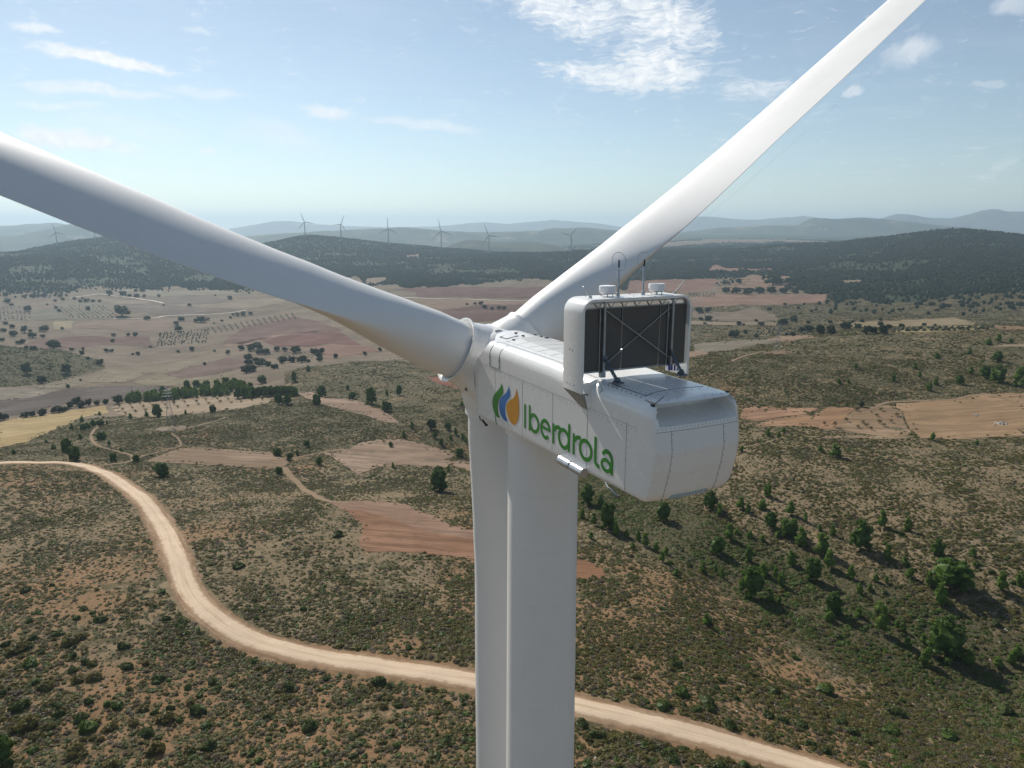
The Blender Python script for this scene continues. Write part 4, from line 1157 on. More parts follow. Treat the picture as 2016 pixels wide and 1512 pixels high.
# ---- far ranges, each a hill of its own with real depth
def mat_far(name, a, b, c_, patch_amt):
    t = NT(name); p = t.pos()
    c = t.mix(t.ramp(t.noise(p, .004, 6, .65), .4, .62), a, b)
    c = t.mix(t.ramp(t.noise(p, .0016, 6, .7), .58, .64, 0, patch_amt), c, c_)
    return t.surf(c, .95, 0, .1)
M_FARHILL = mat_far('far_hill_scrub', (.035, .045, .028), (.075, .08, .05), (.34, .28, .2), .55)
M_MOUNT = mat_far('far_mountain_rock', (.06, .065, .05), (.12, .115, .09), (.2, .18, .15), .4)
def far_hill(name, label, pts, r, base_z, depth, mat, seed, rough=1.0):
    pts = np.array(pts, float)
    n = max(40, int((pts[-1, 0] - pts[0, 0]) / 2.5))
    xs = np.linspace(pts[0, 0], pts[-1, 0], n); ys = np.interp(xs, pts[:, 0], pts[:, 1])
    for _ in range(3): ys[1:-1] = (ys[:-2] + ys[2:] + 2 * ys[1:-1]) / 4
    s, a = slope_az(xs, ys)
    crest = ZC - s * r
    V = []
    T_ = np.linspace(-1, 1, 25)
    for t in T_:
        rr = r * (1 + depth * t)
        X, Y = rr * np.sin(a), rr * np.cos(a)
        f = np.cos(t * math.pi / 2) ** 1.35
        hgt_ = np.maximum(crest - base_z, 0)
        z = base_z - 12 + (hgt_ + 12) * f + fbm(X / (r * .045), Y / (r * .045), 4, seed) * hgt_ * .22 * rough * (1 - f ** 6) * f + fbm(X / (r * .012), Y / (r * .012), 3, seed + 5) * hgt_ * .06 * rough
        V.append(np.stack([X, Y, z], -1))
    V = np.array(V); M, N = V.shape[:2]; i = np.arange(M * N).reshape(M, N)
    Q = np.stack([i[:-1, :-1], i[1:, :-1], i[1:, 1:], i[:-1, 1:]], -1).reshape(-1, 4)
    o = big_mesh(name, V.reshape(-1, 3), Q[:, ::-1], mat)
    tag(o, label, 'hill', None, 'structure')
far_hill('hill', 'low dark wooded hill behind the row of far turbines', [(870,492),(890,480),(915,473),(940,472),(965,475.5),(1000,477),(1035,475),(1060,477),(1090,482),(1120,489)], 5300, -110, .10, M_FARHILL, 3)
far_hill('hill', 'long hazy wooded ridge beyond the far turbines', [(380,472),(470,466),(540,461),(620,456),(700,452),(760,449),(800,448),(840,451),(893,456),(960,457),(1010,456),(1060,454),(1090,450),(1120,449),(1150,448),(1200,452),(1260,458),(1330,464)], 8200, -95, .10, M_FARHILL, 7)
far_hill('hill', 'flat topped hazy ridge on the right with pale cleared fields', [(1300,463),(1360,455),(1420,448),(1480,445),(1540,443),(1575,441),(1588,433),(1600,429.5),(1618,429),(1650,432),(1680,428.5),(1720,429),(1760,434),(1830,441),(1900,448),(1990,457)], 9800, -15, .09, M_FARHILL, 11)
far_hill('mountain', 'pale peak rising at the right edge of the horizon', [(1650,450),(1700,440),(1740,428),(1765,421),(1790,422),(1830,430),(1870,430),(1910,421),(1935,413),(1960,411.5),(1985,417),(2016,416),(2070,424),(2150,446)], 14500, -10, .07, M_MOUNT, 19)
far_hill('mountain', 'faint low mountain behind the raised blade', [(1180,456),(1240,449),(1300,441),(1340,432),(1370,427),(1400,426),(1440,431),(1480,433),(1540,429),(1580,425),(1620,431),(1680,445)], 17000, -10, .07, M_MOUNT, 23)
far_hill('hill', 'hazy ridge at the left edge beyond the turbines', [(-120,468),(-40,466),(30,463),(80,455),(110,446),(135,442),(165,443),(210,449),(260,455),(330,462),(420,470)], 8600, -105, .09, M_FARHILL, 29)
far_hill('hill', 'faint far ridge at the left edge', [(-150,452),(-40,447),(20,444),(60,441),(110,438.5),(130,442),(180,450),(260,456),(340,462)], 12500, -100, .08, M_FARHILL, 31)
far_hill('mountain', 'very faint mountain line in the middle of the horizon', [(420,456),(480,446),(530,437),(570,435),(620,441),(680,445),(760,447),(850,446),(900,442),(950,437),(1000,441),(1050,436),(1090,433),(1130,436),(1180,440),(1250,450)], 17500, -90, .07, M_MOUNT, 37)

# ------------------------------------------------------------------ sun, sky, clouds, haze
SUN_EL = R(37.0); SUN_SIDE = R(4.5)
c_, s_ = math.cos(YAW), math.sin(YAW)
ahv = Vector((-s_, c_, 0)); rv = Vector((c_, s_, 0))
SD = (ahv * math.cos(SUN_SIDE) - rv * math.sin(SUN_SIDE)) * math.cos(SUN_EL) + Vector((0, 0, math.sin(SUN_EL)))
sun = bpy.data.lights.new('sun', 'SUN'); sun.energy = 5.0; sun.angle = R(.5); sun.color = (1, .945, .86)
so = bpy.data.objects.new('sun', sun); COL.objects.link(so)
so.rotation_euler = SD.to_track_quat('Z', 'Y').to_euler(); so.location = (0, 0, 300)
SUN_AZ = math.atan2(SD.x, SD.y)

def build_world():
    w = bpy.data.worlds.new('World'); SC.world = w; w.use_nodes = True
    t = NT.__new__(NT); t.t = w.node_tree; t.t.nodes.clear()
    out = t.n('OutputWorld'); bg = t.n('Background')
    sky = t.n('TexSky'); sky.sky_type = 'NISHITA'; sky.sun_disc = False
    sky.sun_elevation = SUN_EL; sky.sun_rotation = SUN_AZ % (2 * math.pi)
    sky.altitude = 1000; sky.air_density = 1.0; sky.dust_density = .5; sky.ozone_density = 1.6
    tc = t.n('TexCoord'); sx = t.n('SeparateXYZ'); t.link(tc.outputs['Generated'], sx.inputs[0])
    hs = t.n('HueSaturation'); hs.inputs['Saturation'].default_value = .80; hs.inputs['Value'].default_value = 1.0; t.link(sky.outputs[0], hs.inputs['Color'])
    z = t.math('MAXIMUM', sx.outputs[2], .02)
    cx = t.n('CombineXYZ'); t.link(t.math('DIVIDE', sx.outputs[0], z), cx.inputs[0]); t.link(t.math('DIVIDE', sx.outputs[1], z), cx.inputs[1])
    P = cx.outputs[0]           # position on a high flat cloud layer
    azn = t.math('ARCTAN2', sx.outputs[0], sx.outputs[1]); eln = t.math('ARCSINE', sx.outputs[2])
    ce = t.n('CombineXYZ'); t.link(azn, ce.inputs[0]); t.link(eln, ce.inputs[1])
    E0 = ce.outputs[0]          # compass bearing and height above the horizon
    wn = t.n('TexNoise'); wn.inputs['Scale'].default_value = 13; wn.inputs['Detail'].default_value = 6; wn.inputs['Roughness'].default_value = .6; t.link(E0, wn.inputs['Vector'])
    w1 = t.n('VectorMath'); w1.operation = 'MULTIPLY_ADD'; t.link(wn.outputs['Color'], w1.inputs[0]); w1.inputs[1].default_value = (.085, .034, 0); t.link(E0, w1.inputs[2])
    w2 = t.n('VectorMath'); w2.operation = 'SUBTRACT'; t.link(w1.outputs[0], w2.inputs[0]); w2.inputs[1].default_value = (.0425, .017, 0)
    E = w2.outputs[0]
    def cl(x, y):
        d = ray(x, y); return math.atan2(d[0], d[1]), math.atan2(d[2], math.hypot(d[0], d[1]))
    def between(p, q, wid, soft=.6):
        a, b = np.array(cl(*p)), np.array(cl(*q)); c = (a + b) / 2; d = b - a
        mp = t.n('Mapping'); mp.vector_type = 'TEXTURE'
        mp.inputs['Location'].default_value = (c[0], c[1], 0); mp.inputs['Rotation'].default_value = (0, 0, math.atan2(d[1], d[0])); mp.inputs['Scale'].default_value = (np.hypot(*d) / 2, wid / F_, 1)
        t.link(E, mp.inputs['Vector'])
        ln = t.n('VectorMath'); ln.operation = 'LENGTH'; t.link(mp.outputs[0], ln.inputs[0])
        return t.ramp(ln.outputs['Value'], 1 - soft, 1.0, 1, 0), mp.outputs[0]
    dens = None
    def add(m):
        nonlocal dens
        dens = m if dens is None else t.math('MAXIMUM', dens, m)
    wisp = t.noise(P, 1.1, 8, .62, .6); puff = t.noise(E, 22, 8, .62, .4); finep = t.noise(E, 70, 6, .62)
    def rip(ang, sc):
        mp = t.n('Mapping'); mp.inputs['Rotation'].default_value = (0, 0, ang); mp.inputs['Scale'].default_value = (sc * .22, sc, 1); t.link(E, mp.inputs['Vector'])
        return t.noise(mp.outputs[0], 1.0, 5, .6, .5)
    r1 = rip(R(-14), 190)
    # altocumulus sheet with ripples
    for p, q, wd, st in (((900,-25),(1360,62),62,1.0),((1120,-35),(1470,110),84,1.0),((985,112),(1480,186),38,1.0),((1160,92),(1470,172),62,1.1),((1370,184),(1590,164),32,.7)):
        m, _ = between(p, q, wd, .85)
        e = t.math('ADD', m, t.math('MULTIPLY', t.math('SUBTRACT', puff, .5), 1.5))
        e = t.math('ADD', e, t.math('MULTIPLY', t.math('SUBTRACT', r1, .5), 2.1))
        add(t.math('MULTIPLY', t.ramp(e, .08, 1.35), t.math('MULTIPLY', st, t.ramp(finep, .25, .6, .72, 1))))
    # high cirrus streaks at the upper left
    for p, q, wd, st in (((-30,72),(405,152),17,1.3),((60,84),(330,138),15,.8),((-20,46),(150,68),13,.75),((-60,156),(370,194),17,.65),((80,178),(400,195),12,.5),((540,200),(750,236),22,.7),((660,222),(1010,268),19,.45),((-60,203),(290,224),13,.4),((220,162),(560,188),15,.4),((330,40),(450,70),10,.35),((380,235),(720,290),40,.3),((-30,240),(500,262),30,.25)):
        m, loc = between(p, q, wd, .95)
        mp = t.n('Mapping'); mp.inputs['Scale'].default_value = (1.7, .9, 1); mp.inputs['Location'].default_value = (p[0] * .37, p[1] * .21, 0); t.link(loc, mp.inputs['Vector'])
        st_n = t.noise(mp.outputs[0], 1.5, 7, .65, .5)
        add(t.math('MULTIPLY', t.ramp(t.math('ADD', m, t.math('MULTIPLY', t.math('SUBTRACT', st_n, .5), 1.0)), .05, 1.0), st))
    # small cumulus low on the left and puffs on the right
    for p, q, wd, st in (((-80,262),(350,296),30,.95),((370,290),(440,300),10,.5),((1710,116),(1890,80),44,.55),((1640,178),(1740,166),13,.5),((1920,2),(2040,12),22,.4),((1900,172),(2000,165),9,.25)):
        m, _ = between(p, q, wd, .9)
        add(t.math('MULTIPLY', t.ramp(t.math('ADD', m, t.math('MULTIPLY', t.math('SUBTRACT', puff, .5), 1.7)), .16, 1.0), st))
    # a thin milky veil
    veil = t.math('MULTIPLY', t.ramp(wisp, .45, .75), .10)
    add(veil)
    mm = t.n('Mix'); mm.data_type = 'RGBA'; mm.blend_type = 'MULTIPLY'; mm.inputs[0].default_value = 1; t.link(hs.outputs[0], mm.inputs[6]); mm.inputs[7].default_value = (.95, 1.0, .985, 1); skyc = mm.outputs[2]
    cloud = t.mix(t.ramp(finep, .3, .8), (9.0, 9.3, 9.6), (10.6, 10.7, 10.8))
    col = t.mix(dens, skyc, cloud)
    t.link(col, bg.inputs['Color']); bg.inputs['Strength'].default_value = .093
    t.link(bg.outputs[0], out.inputs['Surface'])
build_world()

def build_haze():
    zmin = min(float(GZ.min()), -135.0) - 1.0
    top = ZC + 430
    m = MB(); S = 33500
    m.box((0, 0, (zmin + top) / 2), (2 * S, 2 * S, top - zmin))
    mt = bpy.data.materials.new('haze_air'); mt.use_nodes = True
    nt = mt.node_tree; nt.nodes.clear()
    o = nt.nodes.new('ShaderNodeOutputMaterial'); v = nt.nodes.new('ShaderNodeVolumePrincipled')
    v.inputs['Color'].default_value = (.64, .84, .985, 1); v.inputs['Density'].default_value = HAZE_D
    v.inputs['Anisotropy'].default_value = .28
    nt.links.new(v.outputs[0], o.inputs['Volume'])
    h = m.build('haze', mt)
    h['kind'] = 'stuff'; h['label'] = 'pale blue haze fading the far hills'
    h.display_type = 'WIRE'
HAZE_D = .78e-4
build_haze()
# ------------------------------------------------------------------ vegetation
def mat_leaf(name, a, b, c_, scale=.35, inst=False, transl=.42):
    t = NT(name)
    p = t.pos()
    rn = t.rnd()
    n1 = t.noise(p, scale, 4, .6); n2 = t.noise(p, scale * 5, 3, .6)
    col = t.mix(t.ramp(n1, .35, .65), a, b)
    col = t.mix(t.math('MULTIPLY', rn, .55), col, c_)
    col = t.mix(t.ramp(n2, .45, .75, 0, .45), col, tuple(k * 1.45 for k in b))
    d = t.n('BsdfDiffuse'); t.link(col, d.inputs['Color'])
    tr = t.n('BsdfTranslucent'); t.link(t.mix(0.0, col, col), tr.inputs['Color'])
    g = t.n('BsdfGlossy'); g.inputs['Roughness'].default_value = .5; g.inputs['Color'].default_value = (.5, .5, .5, 1)
    m1 = t.n('MixShader'); m1.inputs[0].default_value = transl; t.link(d.outputs[0], m1.inputs[1]); t.link(tr.outputs[0], m1.inputs[2])
    m2 = t.n('MixShader'); m2.inputs[0].default_value = .03; t.link(m1.outputs[0], m2.inputs[1]); t.link(g.outputs[0], m2.inputs[2])
    t.link(m2.outputs[0], t.out.inputs['Surface'])
    return t.mat
M_PINE = mat_leaf('pine_needles', (.058, .112, .014), (.098, .172, .022), (.075, .115, .025))
M_YOUNG = mat_leaf('young_pine_needles', (.11, .19, .024), (.165, .265, .038), (.12, .17, .035))
M_OAK = mat_leaf('holm_oak_leaves', (.038, .058, .025), (.064, .090, .038), (.048, .068, .034))
M_ALMOND = mat_leaf('almond_leaves', (.16, .135, .05), (.21, .165, .065), (.13, .12, .045))
M_OLIVE = mat_leaf('olive_leaves', (.11, .12, .07), (.155, .16, .095), (.12, .12, .075))
M_FOREST = mat_leaf('forest_needles', (.018, .036, .013), (.04, .066, .022), (.03, .048, .02), .02)
M_SHRUB = mat_leaf('shrub_leaves', (.092, .090, .022), (.145, .134, .036), (.165, .115, .044), .12)
M_SHRUB_D = mat_leaf('dark_shrub_leaves', (.058, .080, .020), (.092, .122, .030), (.090, .098, .034), .3)
M_SHRUB_B = mat_leaf('bright_shrub_leaves', (.065, .11, .016), (.095, .145, .024), (.08, .10, .028), .3)
M_SHRUB_G = mat_leaf('grey_shrub_leaves', (.125, .102, .062), (.175, .142, .088), (.15, .115, .07), .2)
M_BARK = plain('bark', (.14, .10, .075), .9)

def leaf_tris(centers, radii, n_per, size, squash=.8, rs=None):
    rs = rs or np.random.default_rng(1)
    V = []
    for c, rad in zip(centers, radii):
        d = rs.normal(size=(n_per, 3)); d /= np.linalg.norm(d, axis=1, keepdims=True)
        d[:, 2] = np.where(d[:, 2] < -.35, -d[:, 2], d[:, 2])
        p = c + d * rad * np.array([1, 1, squash]) * rs.uniform(.65, 1.05, (n_per, 1))
        t1 = rs.normal(size=(n_per, 3)); nr = d * .8 + rs.normal(size=(n_per, 3)) * .45
        t1 -= nr * (t1 * nr).sum(1, keepdims=True) / ((nr * nr).sum(1, keepdims=True) + 1e-9)
        t1 /= np.linalg.norm(t1, axis=1, keepdims=True) + 1e-9
        t2 = np.cross(nr, t1); t2 /= np.linalg.norm(t2, axis=1, keepdims=True) + 1e-9
        s = size * rs.uniform(.6, 1.35, (n_per, 1))
        V.append(np.stack([p + t1 * s, p - t1 * s * .6 + t2 * s * .8, p - t1 * s * .6 - t2 * s * .8], 1))
    V = np.concatenate(V)
    return V.reshape(-1, 3), np.arange(len(V) * 3).reshape(-1, 3)

def mesh_only(name, V, F, mats, mi=None):
    me = bpy.data.meshes.new(name)
    me.from_pydata([tuple(map(float, v)) for v in V], [], [tuple(int(i) for i in f) for f in F])
    for m in (mats if isinstance(mats, (list, tuple)) else [mats]): me.materials.append(m)
    if mi is not None: me.polygons.foreach_set('material_index', mi)
    me.update(); return me

def core_blob(rs, r, squash, lift, sub=2, amp=.25):
    bm = bmesh.new(); bmesh.ops.create_icosphere(bm, subdivisions=sub, radius=1)
    V = np.array([v.co[:] for v in bm.verts]); F = [[v.index for v in f.verts] for f in bm.faces]; bm.free()
    ph = rs.uniform(0, 6, 6)
    k = 1 + amp * (np.sin(V[:, 0] * 3.1 + ph[0]) * np.sin(V[:, 1] * 2.7 + ph[1]) + .6 * np.sin(V[:, 2] * 5 + ph[2] + V[:, 0] * 4)) + rs.normal(size=len(V)) * amp * .35
    V = V * k[:, None] * r * np.array([1, 1, squash]); V[:, 2] += lift
    return V, F

def crown_mesh(kind, seed):
    """crown for a tree 1 m tall and 1 m wide; the lowest leaves are just above the ground"""
    rs = np.random.default_rng(seed)
    C, Rd = [], []
    if kind == 'pine':
        for k in range(46):
            h = rs.uniform(.07, .93); prof = .43 * math.sqrt(max(.04, 1 - abs((h - .36) / .62) ** 2.4))
            a = rs.uniform(0, 6.28); q = prof * rs.uniform(.35, .92)
            C.append((q * math.cos(a), q * math.sin(a), h)); Rd.append(rs.uniform(.085, .15))
        n, sz = 42, .036
    elif kind == 'young':
        for k in range(30):
            h = rs.uniform(.08, .95); prof = .44 * (1 - h * .72) * min(1, .5 + h * 3)
            a = rs.uniform(0, 6.28); q = prof * rs.uniform(.3, .9)
            C.append((q * math.cos(a), q * math.sin(a), h)); Rd.append(rs.uniform(.09, .15))
        n, sz = 36, .045
    elif kind == 'oak':
        for k in range(34):
            h = rs.uniform(.2, .86); prof = .44 * math.sqrt(max(.05, 1 - abs((h - .45) / .55) ** 2.5))
            a = rs.uniform(0, 6.28); q = prof * rs.uniform(.3, .92)
            C.append((q * math.cos(a), q * math.sin(a), h)); Rd.append(rs.uniform(.12, .18))
        n, sz = 34, .055
    else:  # open almond or olive crown
        for k in range(16):
            h = rs.uniform(.4, .9); a = rs.uniform(0, 6.28); q = .36 * rs.uniform(.2, 1)
            C.append((q * math.cos(a), q * math.sin(a), h)); Rd.append(rs.uniform(.09, .16))
        n, sz = 22, .06
    V, F = leaf_tris(np.array(C), np.array(Rd), n, sz, .75, rs)
    F = [list(f) for f in F]
    if kind in ('pine', 'young', 'oak'):
        v2, f2 = core_blob(rs, .33 if kind != 'young' else .25, 1.05 if kind != 'oak' else .85, .5 if kind != 'young' else .40, 2, .22)
        F += [[i + len(V) for i in f] for f in f2]; V = np.concatenate([V, v2])
        for c, rd in zip(C, Rd):
            v2, f2 = core_blob(rs, rd * .74, .8, 0, 1, .25)
            F += [[i + len(V) for i in f] for f in f2]; V = np.concatenate([V, v2 + np.array(c)])
    return V, F
def trunk_mesh(kind, seed):
    rs = random.Random(seed); m = MB()
    top = {'pine': .8, 'young': .7, 'oak': .5}.get(kind, .6)
    r0 = {'pine': .028, 'young': .02, 'oak': .05}.get(kind, .03)
    pts = [(0, 0, -.06)] + [(rs.uniform(-.02, .02) * k, rs.uniform(-.02, .02) * k, top * k / 4) for k in range(1, 5)]
    m.tube(pts, [r0 * 1.25, r0, r0 * .8, r0 * .55, r0 * .2], 7)
    for k in range(7):
        h = top * rs.uniform(.3, .95); a = rs.uniform(0, 6.28); l = .34 * rs.uniform(.6, 1)
        b = (0, 0, h)
        m.tube([b, (l * .5 * math.cos(a), l * .5 * math.sin(a), h + .05), (l * math.cos(a), l * math.sin(a), h + .14)], [r0 * .45, r0 * .3, r0 * .1], 5)
    me = bpy.data.meshes.new(kind + '_trunk'); me.from_pydata(m.v, [], m.f); me.materials.append(M_BARK); me.update()
    return me
PROTO = {}
def protos(kind, mat, n):
    PROTO[kind] = [(mesh_only(kind + '_crown', *crown_mesh(kind, 100 + k * 7 + len(kind)), mat), trunk_mesh(kind, k + 3)) for k in range(n)]
protos('pine', M_PINE, 4); protos('young', M_YOUNG, 3); protos('oak', M_OAK, 3)
PROTO['almond'] = [(mesh_only('almond_crown', *crown_mesh('almond', 5 + k), M_ALMOND), trunk_mesh('almond', k)) for k in range(2)]
PROTO['olive'] = [(mesh_only('olive_crown', *crown_mesh('olive', 25 + k), M_OLIVE), trunk_mesh('olive', k)) for k in range(2)]
def place_frame(x, y, hpx, wpx):
    X, Y = hit(x, y)
    Z = float(hgt(X, Y))
    dep = Y * CP + (ZC - Z) * SP
    r = math.hypot(X, Y); al = math.atan2(ZC - Z, r)
    W = wpx * dep / F_
    H = (hpx * dep / F_ - .30 * W * math.sin(al)) / math.cos(al)
    return X, Y, Z, max(H, .62 * W), W
NTREE = [0]
def tree(kind, name, x, y, hpx, wpx, label, cat, group=None):
    X, Y, Z, H, W = place_frame(x, y, hpx, wpx)
    if kind == 'young': H, W = H * 1.12, W * 1.15
    NTREE[0] += 1
    cm, tm = PROTO[kind][NTREE[0] % len(PROTO[kind])]
    t = empty(name, (X, Y, Z - .02 * H), random.uniform(0, 6.28))
    t.scale = (W, W * random.uniform(.9, 1.1), H)
    tag(t, label, cat, group)
    for nm, me in (('crown', cm), ('trunk', tm)):
        o = bpy.data.objects.new(nm, me); COL.objects.link(o); o.parent = t
    # keep the ground cover from growing through the trunk
    return t

z5 = lambda a, b, h, w: (1130 + a / 3.877, 900 + b / 3.877, h / 3.877, w / 3.877)
z3 = lambda a, b, h, w: (1600 + a / 4.846, 1000 + b / 4.846, h / 4.846, w / 4.846)
zAf = lambda a, b, h, w: (a / 4.032, 540 + b / 4.032, h / 4.032, w / 4.032)
zBf = lambda a, b, h, w: (500 + a / 4.032, 560 + b / 4.032, h / 4.032, w / 4.032)
zCf = lambda a, b, h, w: (1350 + a / 3.027, 420 + b / 3.027, h / 3.027, w / 3.027)
zDf = lambda a, b, h, w: (1440 + a / 3.5, 620 + b / 3.5, h / 3.5, w / 3.5)
# pines with a look or a neighbour of their own
P_ = 'pine_tree'
for f, a, k, lab in (
 (z3, (1270,1410,400,380), 'pine', 'biggest dark bushy pine, standing low on the slope among light young pines'),
 (z3, (1320,760,320,400), 'pine', 'very wide spreading dark pine high on the slope with a broad black shadow'),
 (z3, (455,400,300,230), 'pine', 'tall dark pine with a leaning crown on the rocky slope'),
 (z5, (1355,1060,250,200), 'pine', 'dark dense pine at the edge of the green gully'),
 (z5, (260,550,220,145), 'pine', 'tall narrow dark pine beside the tower just below the nacelle'),
 (z5, (100,365,175,115), 'pine', 'dark pine clump right against the tower under the nacelle'),
 (z5, (680,480,150,135), 'pine', 'round dark pine directly under the rear corner of the nacelle'),
 (z5, (1040,390,150,120), 'pine', 'thin pale pine under the bulging rear end of the nacelle'),
 (z5, (1640,600,155,185), 'pine', 'wide low double crowned pine in the middle of the slope'),
 (z5, (1500,545,140,110), 'pine', 'dark upright pine touching the wide double crowned pine'),
 (z5, (1095,740,150,140), 'pine', 'grey green sparse pine on bare ground with its shadow to the side'),
 (z5, (1825,940,190,145), 'pine', 'tall green pine with a long dark shadow downhill'),
 (z3, (190,1010,235,200), 'pine', 'dark green pine at the right bank of the gully'),
 (z3, (655,1195,250,150), 'young', 'light green round pine with dark shaded side at the gully'),
 (z3, (1190,455,170,150), 'pine', 'greyish airy pine just above the widest pine'),
 (zAf, (1250,1130,112,98), 'pine', 'lone dark umbrella shaped pine beside the almond orchard and left pylon'),
 (zAf, (595,1475,125,112), 'pine', 'dark pine pair member standing lower by the gravel road bend'),
 (zAf, (530,1405,112,82), 'pine', 'dark pine standing just behind another pine above the gravel road'),
 (zE, None, 'pine', ''),
 (zBf, (930,948,145,105), 'pine', 'broad dark pine at the head of the pink gullied field'),
 (zBf, (1155,882,90,60), 'pine', 'lone conical dark pine in the scrub below the blade root'),
 (zBf, (500,952,90,82), 'pine', 'round pine standing alone in the pink gullied field'),
 (zBf, (540,892,100,92), 'pine', 'spreading pine at the upper corner of the pink gullied field'),
 (zBf, (1410,1152,92,95), 'oak', 'grey green round holm oak beside the pale pink field'),
 (zBf, (1635,1365,75,80), 'pine', 'pine at the right tip of the pale pink field'),
 (zBf, (320,893,90,84), 'pine', 'greyish round pine at the right end of the young plantation'),
 (zBf, (200,952,92,82), 'pine', 'dark pine at the end of the almond orchard, paired with another'),
 (zBf, (268,952,90,78), 'pine', 'dark pine right of its twin at the end of the almond orchard'),
 (zDf, (1830,322,82,80), 'pine', 'dark pine with long shadow below the sandy strip field'),
 (zDf, (1835,465,125,115), 'pine', 'large dark pine in a clump on the far right hill'),
 (zDf, (1745,435,95,85), 'pine', 'dark pine left of the largest pine in the right hill clump'),
 (zDf, (1570,478,72,62), 'pine', 'single bushy pine left of the right hill clump'),
 (zDf, (895,635,45,45), 'oak', 'small round oak on the upper edge of the orange strip field'),
 (zDf, (1385,866,56,46), 'young', 'small light pine on the lower edge of the large tan field'),
 (zDf, (720,978,90,110), 'young', 'bright wide young pine right of the nacelle end'),
 (zAf, (530,788,85,85), 'oak', 'dark oak on the scrubby knob near its right end'),
 (zAf, (215,790,95,85), 'oak', 'dark oak on the left part of the scrubby knob'),
 (zAf, (335,865,72,82), 'oak', 'dark bush like oak at the lower edge of the scrubby knob'),
 (zAf, (540,905,36,36), 'oak', 'tiny round holm oak alone between pale wedge and dark field'),
 (zAf, (970,332,75,145), 'oak', 'wide dark grove oak standing in the mauve band of the valley'),
 (zBf, (650,585,40,45), 'oak', 'single oak on the stony ground below the deep red field'),
 (zBf, (1000,528,32,38), 'oak', 'small oak on the field edge right under the blade'),
 (zBf, (880,563,36,40), 'oak', 'small oak between the grove and the blade'),
 (zAf, (1690,1100,72,66), 'pine', 'green pine inside the almond orchard at its right half'),
):
    if a is None: continue
    nm = 'holm_oak' if k == 'oak' else P_
    tree(k, nm, *f(*a), lab, 'tree')
for (x, y, h, w, lab) in ((318, 938, 31, 35, 'dark round pine standing alone beside the bend of the gravel road'), (865, 966, 46, 42, 'dark dense pine alone in the scrub just left of the tower'),
                          (4, 1506, 62, 54, 'black green pine cut off by the lower left corner')):
    tree('pine', P_, x, y, h, w, lab, 'tree')
# the many alike
G1 = 'young light green pines on the rocky slope beyond the gully'; L1 = 'one of many light green young pines scattered over the rocky slope'
for a in [(205,375,90,70),(320,600,110,80),(400,610,60,60),(545,680,100,80),(490,640,80,60),(625,715,70,65),(670,800,80,70),(705,740,60,50),(1112,445,95,65),(1270,395,90,90),(1330,430,80,50),(1435,395,75,85),(1650,440,100,85),(1475,300,100,80),
          (1735,680,140,110),(1185,630,120,95),(1335,795,120,85),(1895,740,160,130),(1940,850,140,110),(1655,825,110,100),(980,880,80,80),(1080,885,70,50),(1130,920,70,50),(1440,900,100,110),(1535,920,80,60),(1580,990,110,75),(1500,1100,90,70),(1565,1115,60,50),(1945,1250,80,90),(1010,1280,90,75),(780,905,55,55),(1435,640,50,50),(1340,615,60,70),(1875,560,50,55),(1975,600,80,55),(1765,490,70,50),(150,520,90,60),(60,470,80,70),(450,700,50,50),(130,620,50,60),(1550,605,40,60),(1240,585,40,50)]:
    tree('young', P_, *z5(*a), L1, 'tree', G1)
for a in [(660,190,160,110),(905,220,130,95),(710,495,140,120),(870,550,90,90),(925,665,100,100),(360,670,130,105),(1100,750,140,90),(1210,910,180,150),(600,700,80,80),(700,720,70,60),(445,820,100,90),(540,790,70,70),(640,1000,110,140),(1070,1485,160,130),(1490,1495,140,140),(1790,790,180,140),(1970,740,130,100),(860,1180,80,80),(800,1150,80,60),(900,1310,90,90),(440,1040,90,80),(1760,1515,100,130),(1900,1485,150,120),(180,1080,80,90),(1050,1290,90,90),(1950,1420,110,110),(1520,455,80,90),(1540,560,50,60)]:
    tree('young', P_, *z3(*a), L1, 'tree', G1)
for a in [(740,475,35,45),(805,470,30,30),(855,372,38,45),(1115,460,50,45),(1265,372,40,42),(1295,432,42,42),(1360,522,62,50),(1405,482,46,46),(1220,345,20,20),(1415,300,25,60),(1640,270,40,40),(1650,405,45,50),(1980,455,95,80),(250,838,52,50),(325,852,50,42),(360,812,36,40),(1690,892,36,36),(610,945,45,50),(70,940,40,40),(1770,205,45,50),(1840,185,50,60),(1925,190,30,40),(1950,490,40,50),(2000,500,60,60)]:
    tree('young', P_, *zDf(*a), 'one of the small pines dotted over the scrubby rise right of the nacelle', 'tree', 'small pines on the rise right of the nacelle')
G2 = 'hedge trees along the golden field'
for a in [(200,1135,50,75),(255,1130,50,60),(340,1122,62,80),(430,1100,50,60),(470,1095,60,90),(520,1085,40,60),(610,1045,80,80),(560,1065,60,60),(650,1055,50,80),(705,1042,62,60),(770,1038,40,52),(840,1028,42,60),(940,1025,72,90),(30,1155,50,85),(5,1160,70,50)]:
    tree('oak', 'holm_oak', *zAf(*a), 'one of the dark trees in the hedge above the golden stubble field', 'tree', G2)
G3 = 'dark taller pines at the back of the plantation'
for a in [(1290,952,70,62),(1485,915,82,62),(1560,895,62,70),(1640,885,50,72),(1720,880,48,60),(1790,862,52,70),(1860,860,45,60),(1890,985,105,70),(1940,985,95,70),(2000,985,100,80),(2060,975,85,75),(2120,972,90,70)]:
    tree('pine', P_, *zAf(*a), 'one of the dark taller pines standing around the light green plantation', 'tree', G3)
rs_t = random.Random(5)
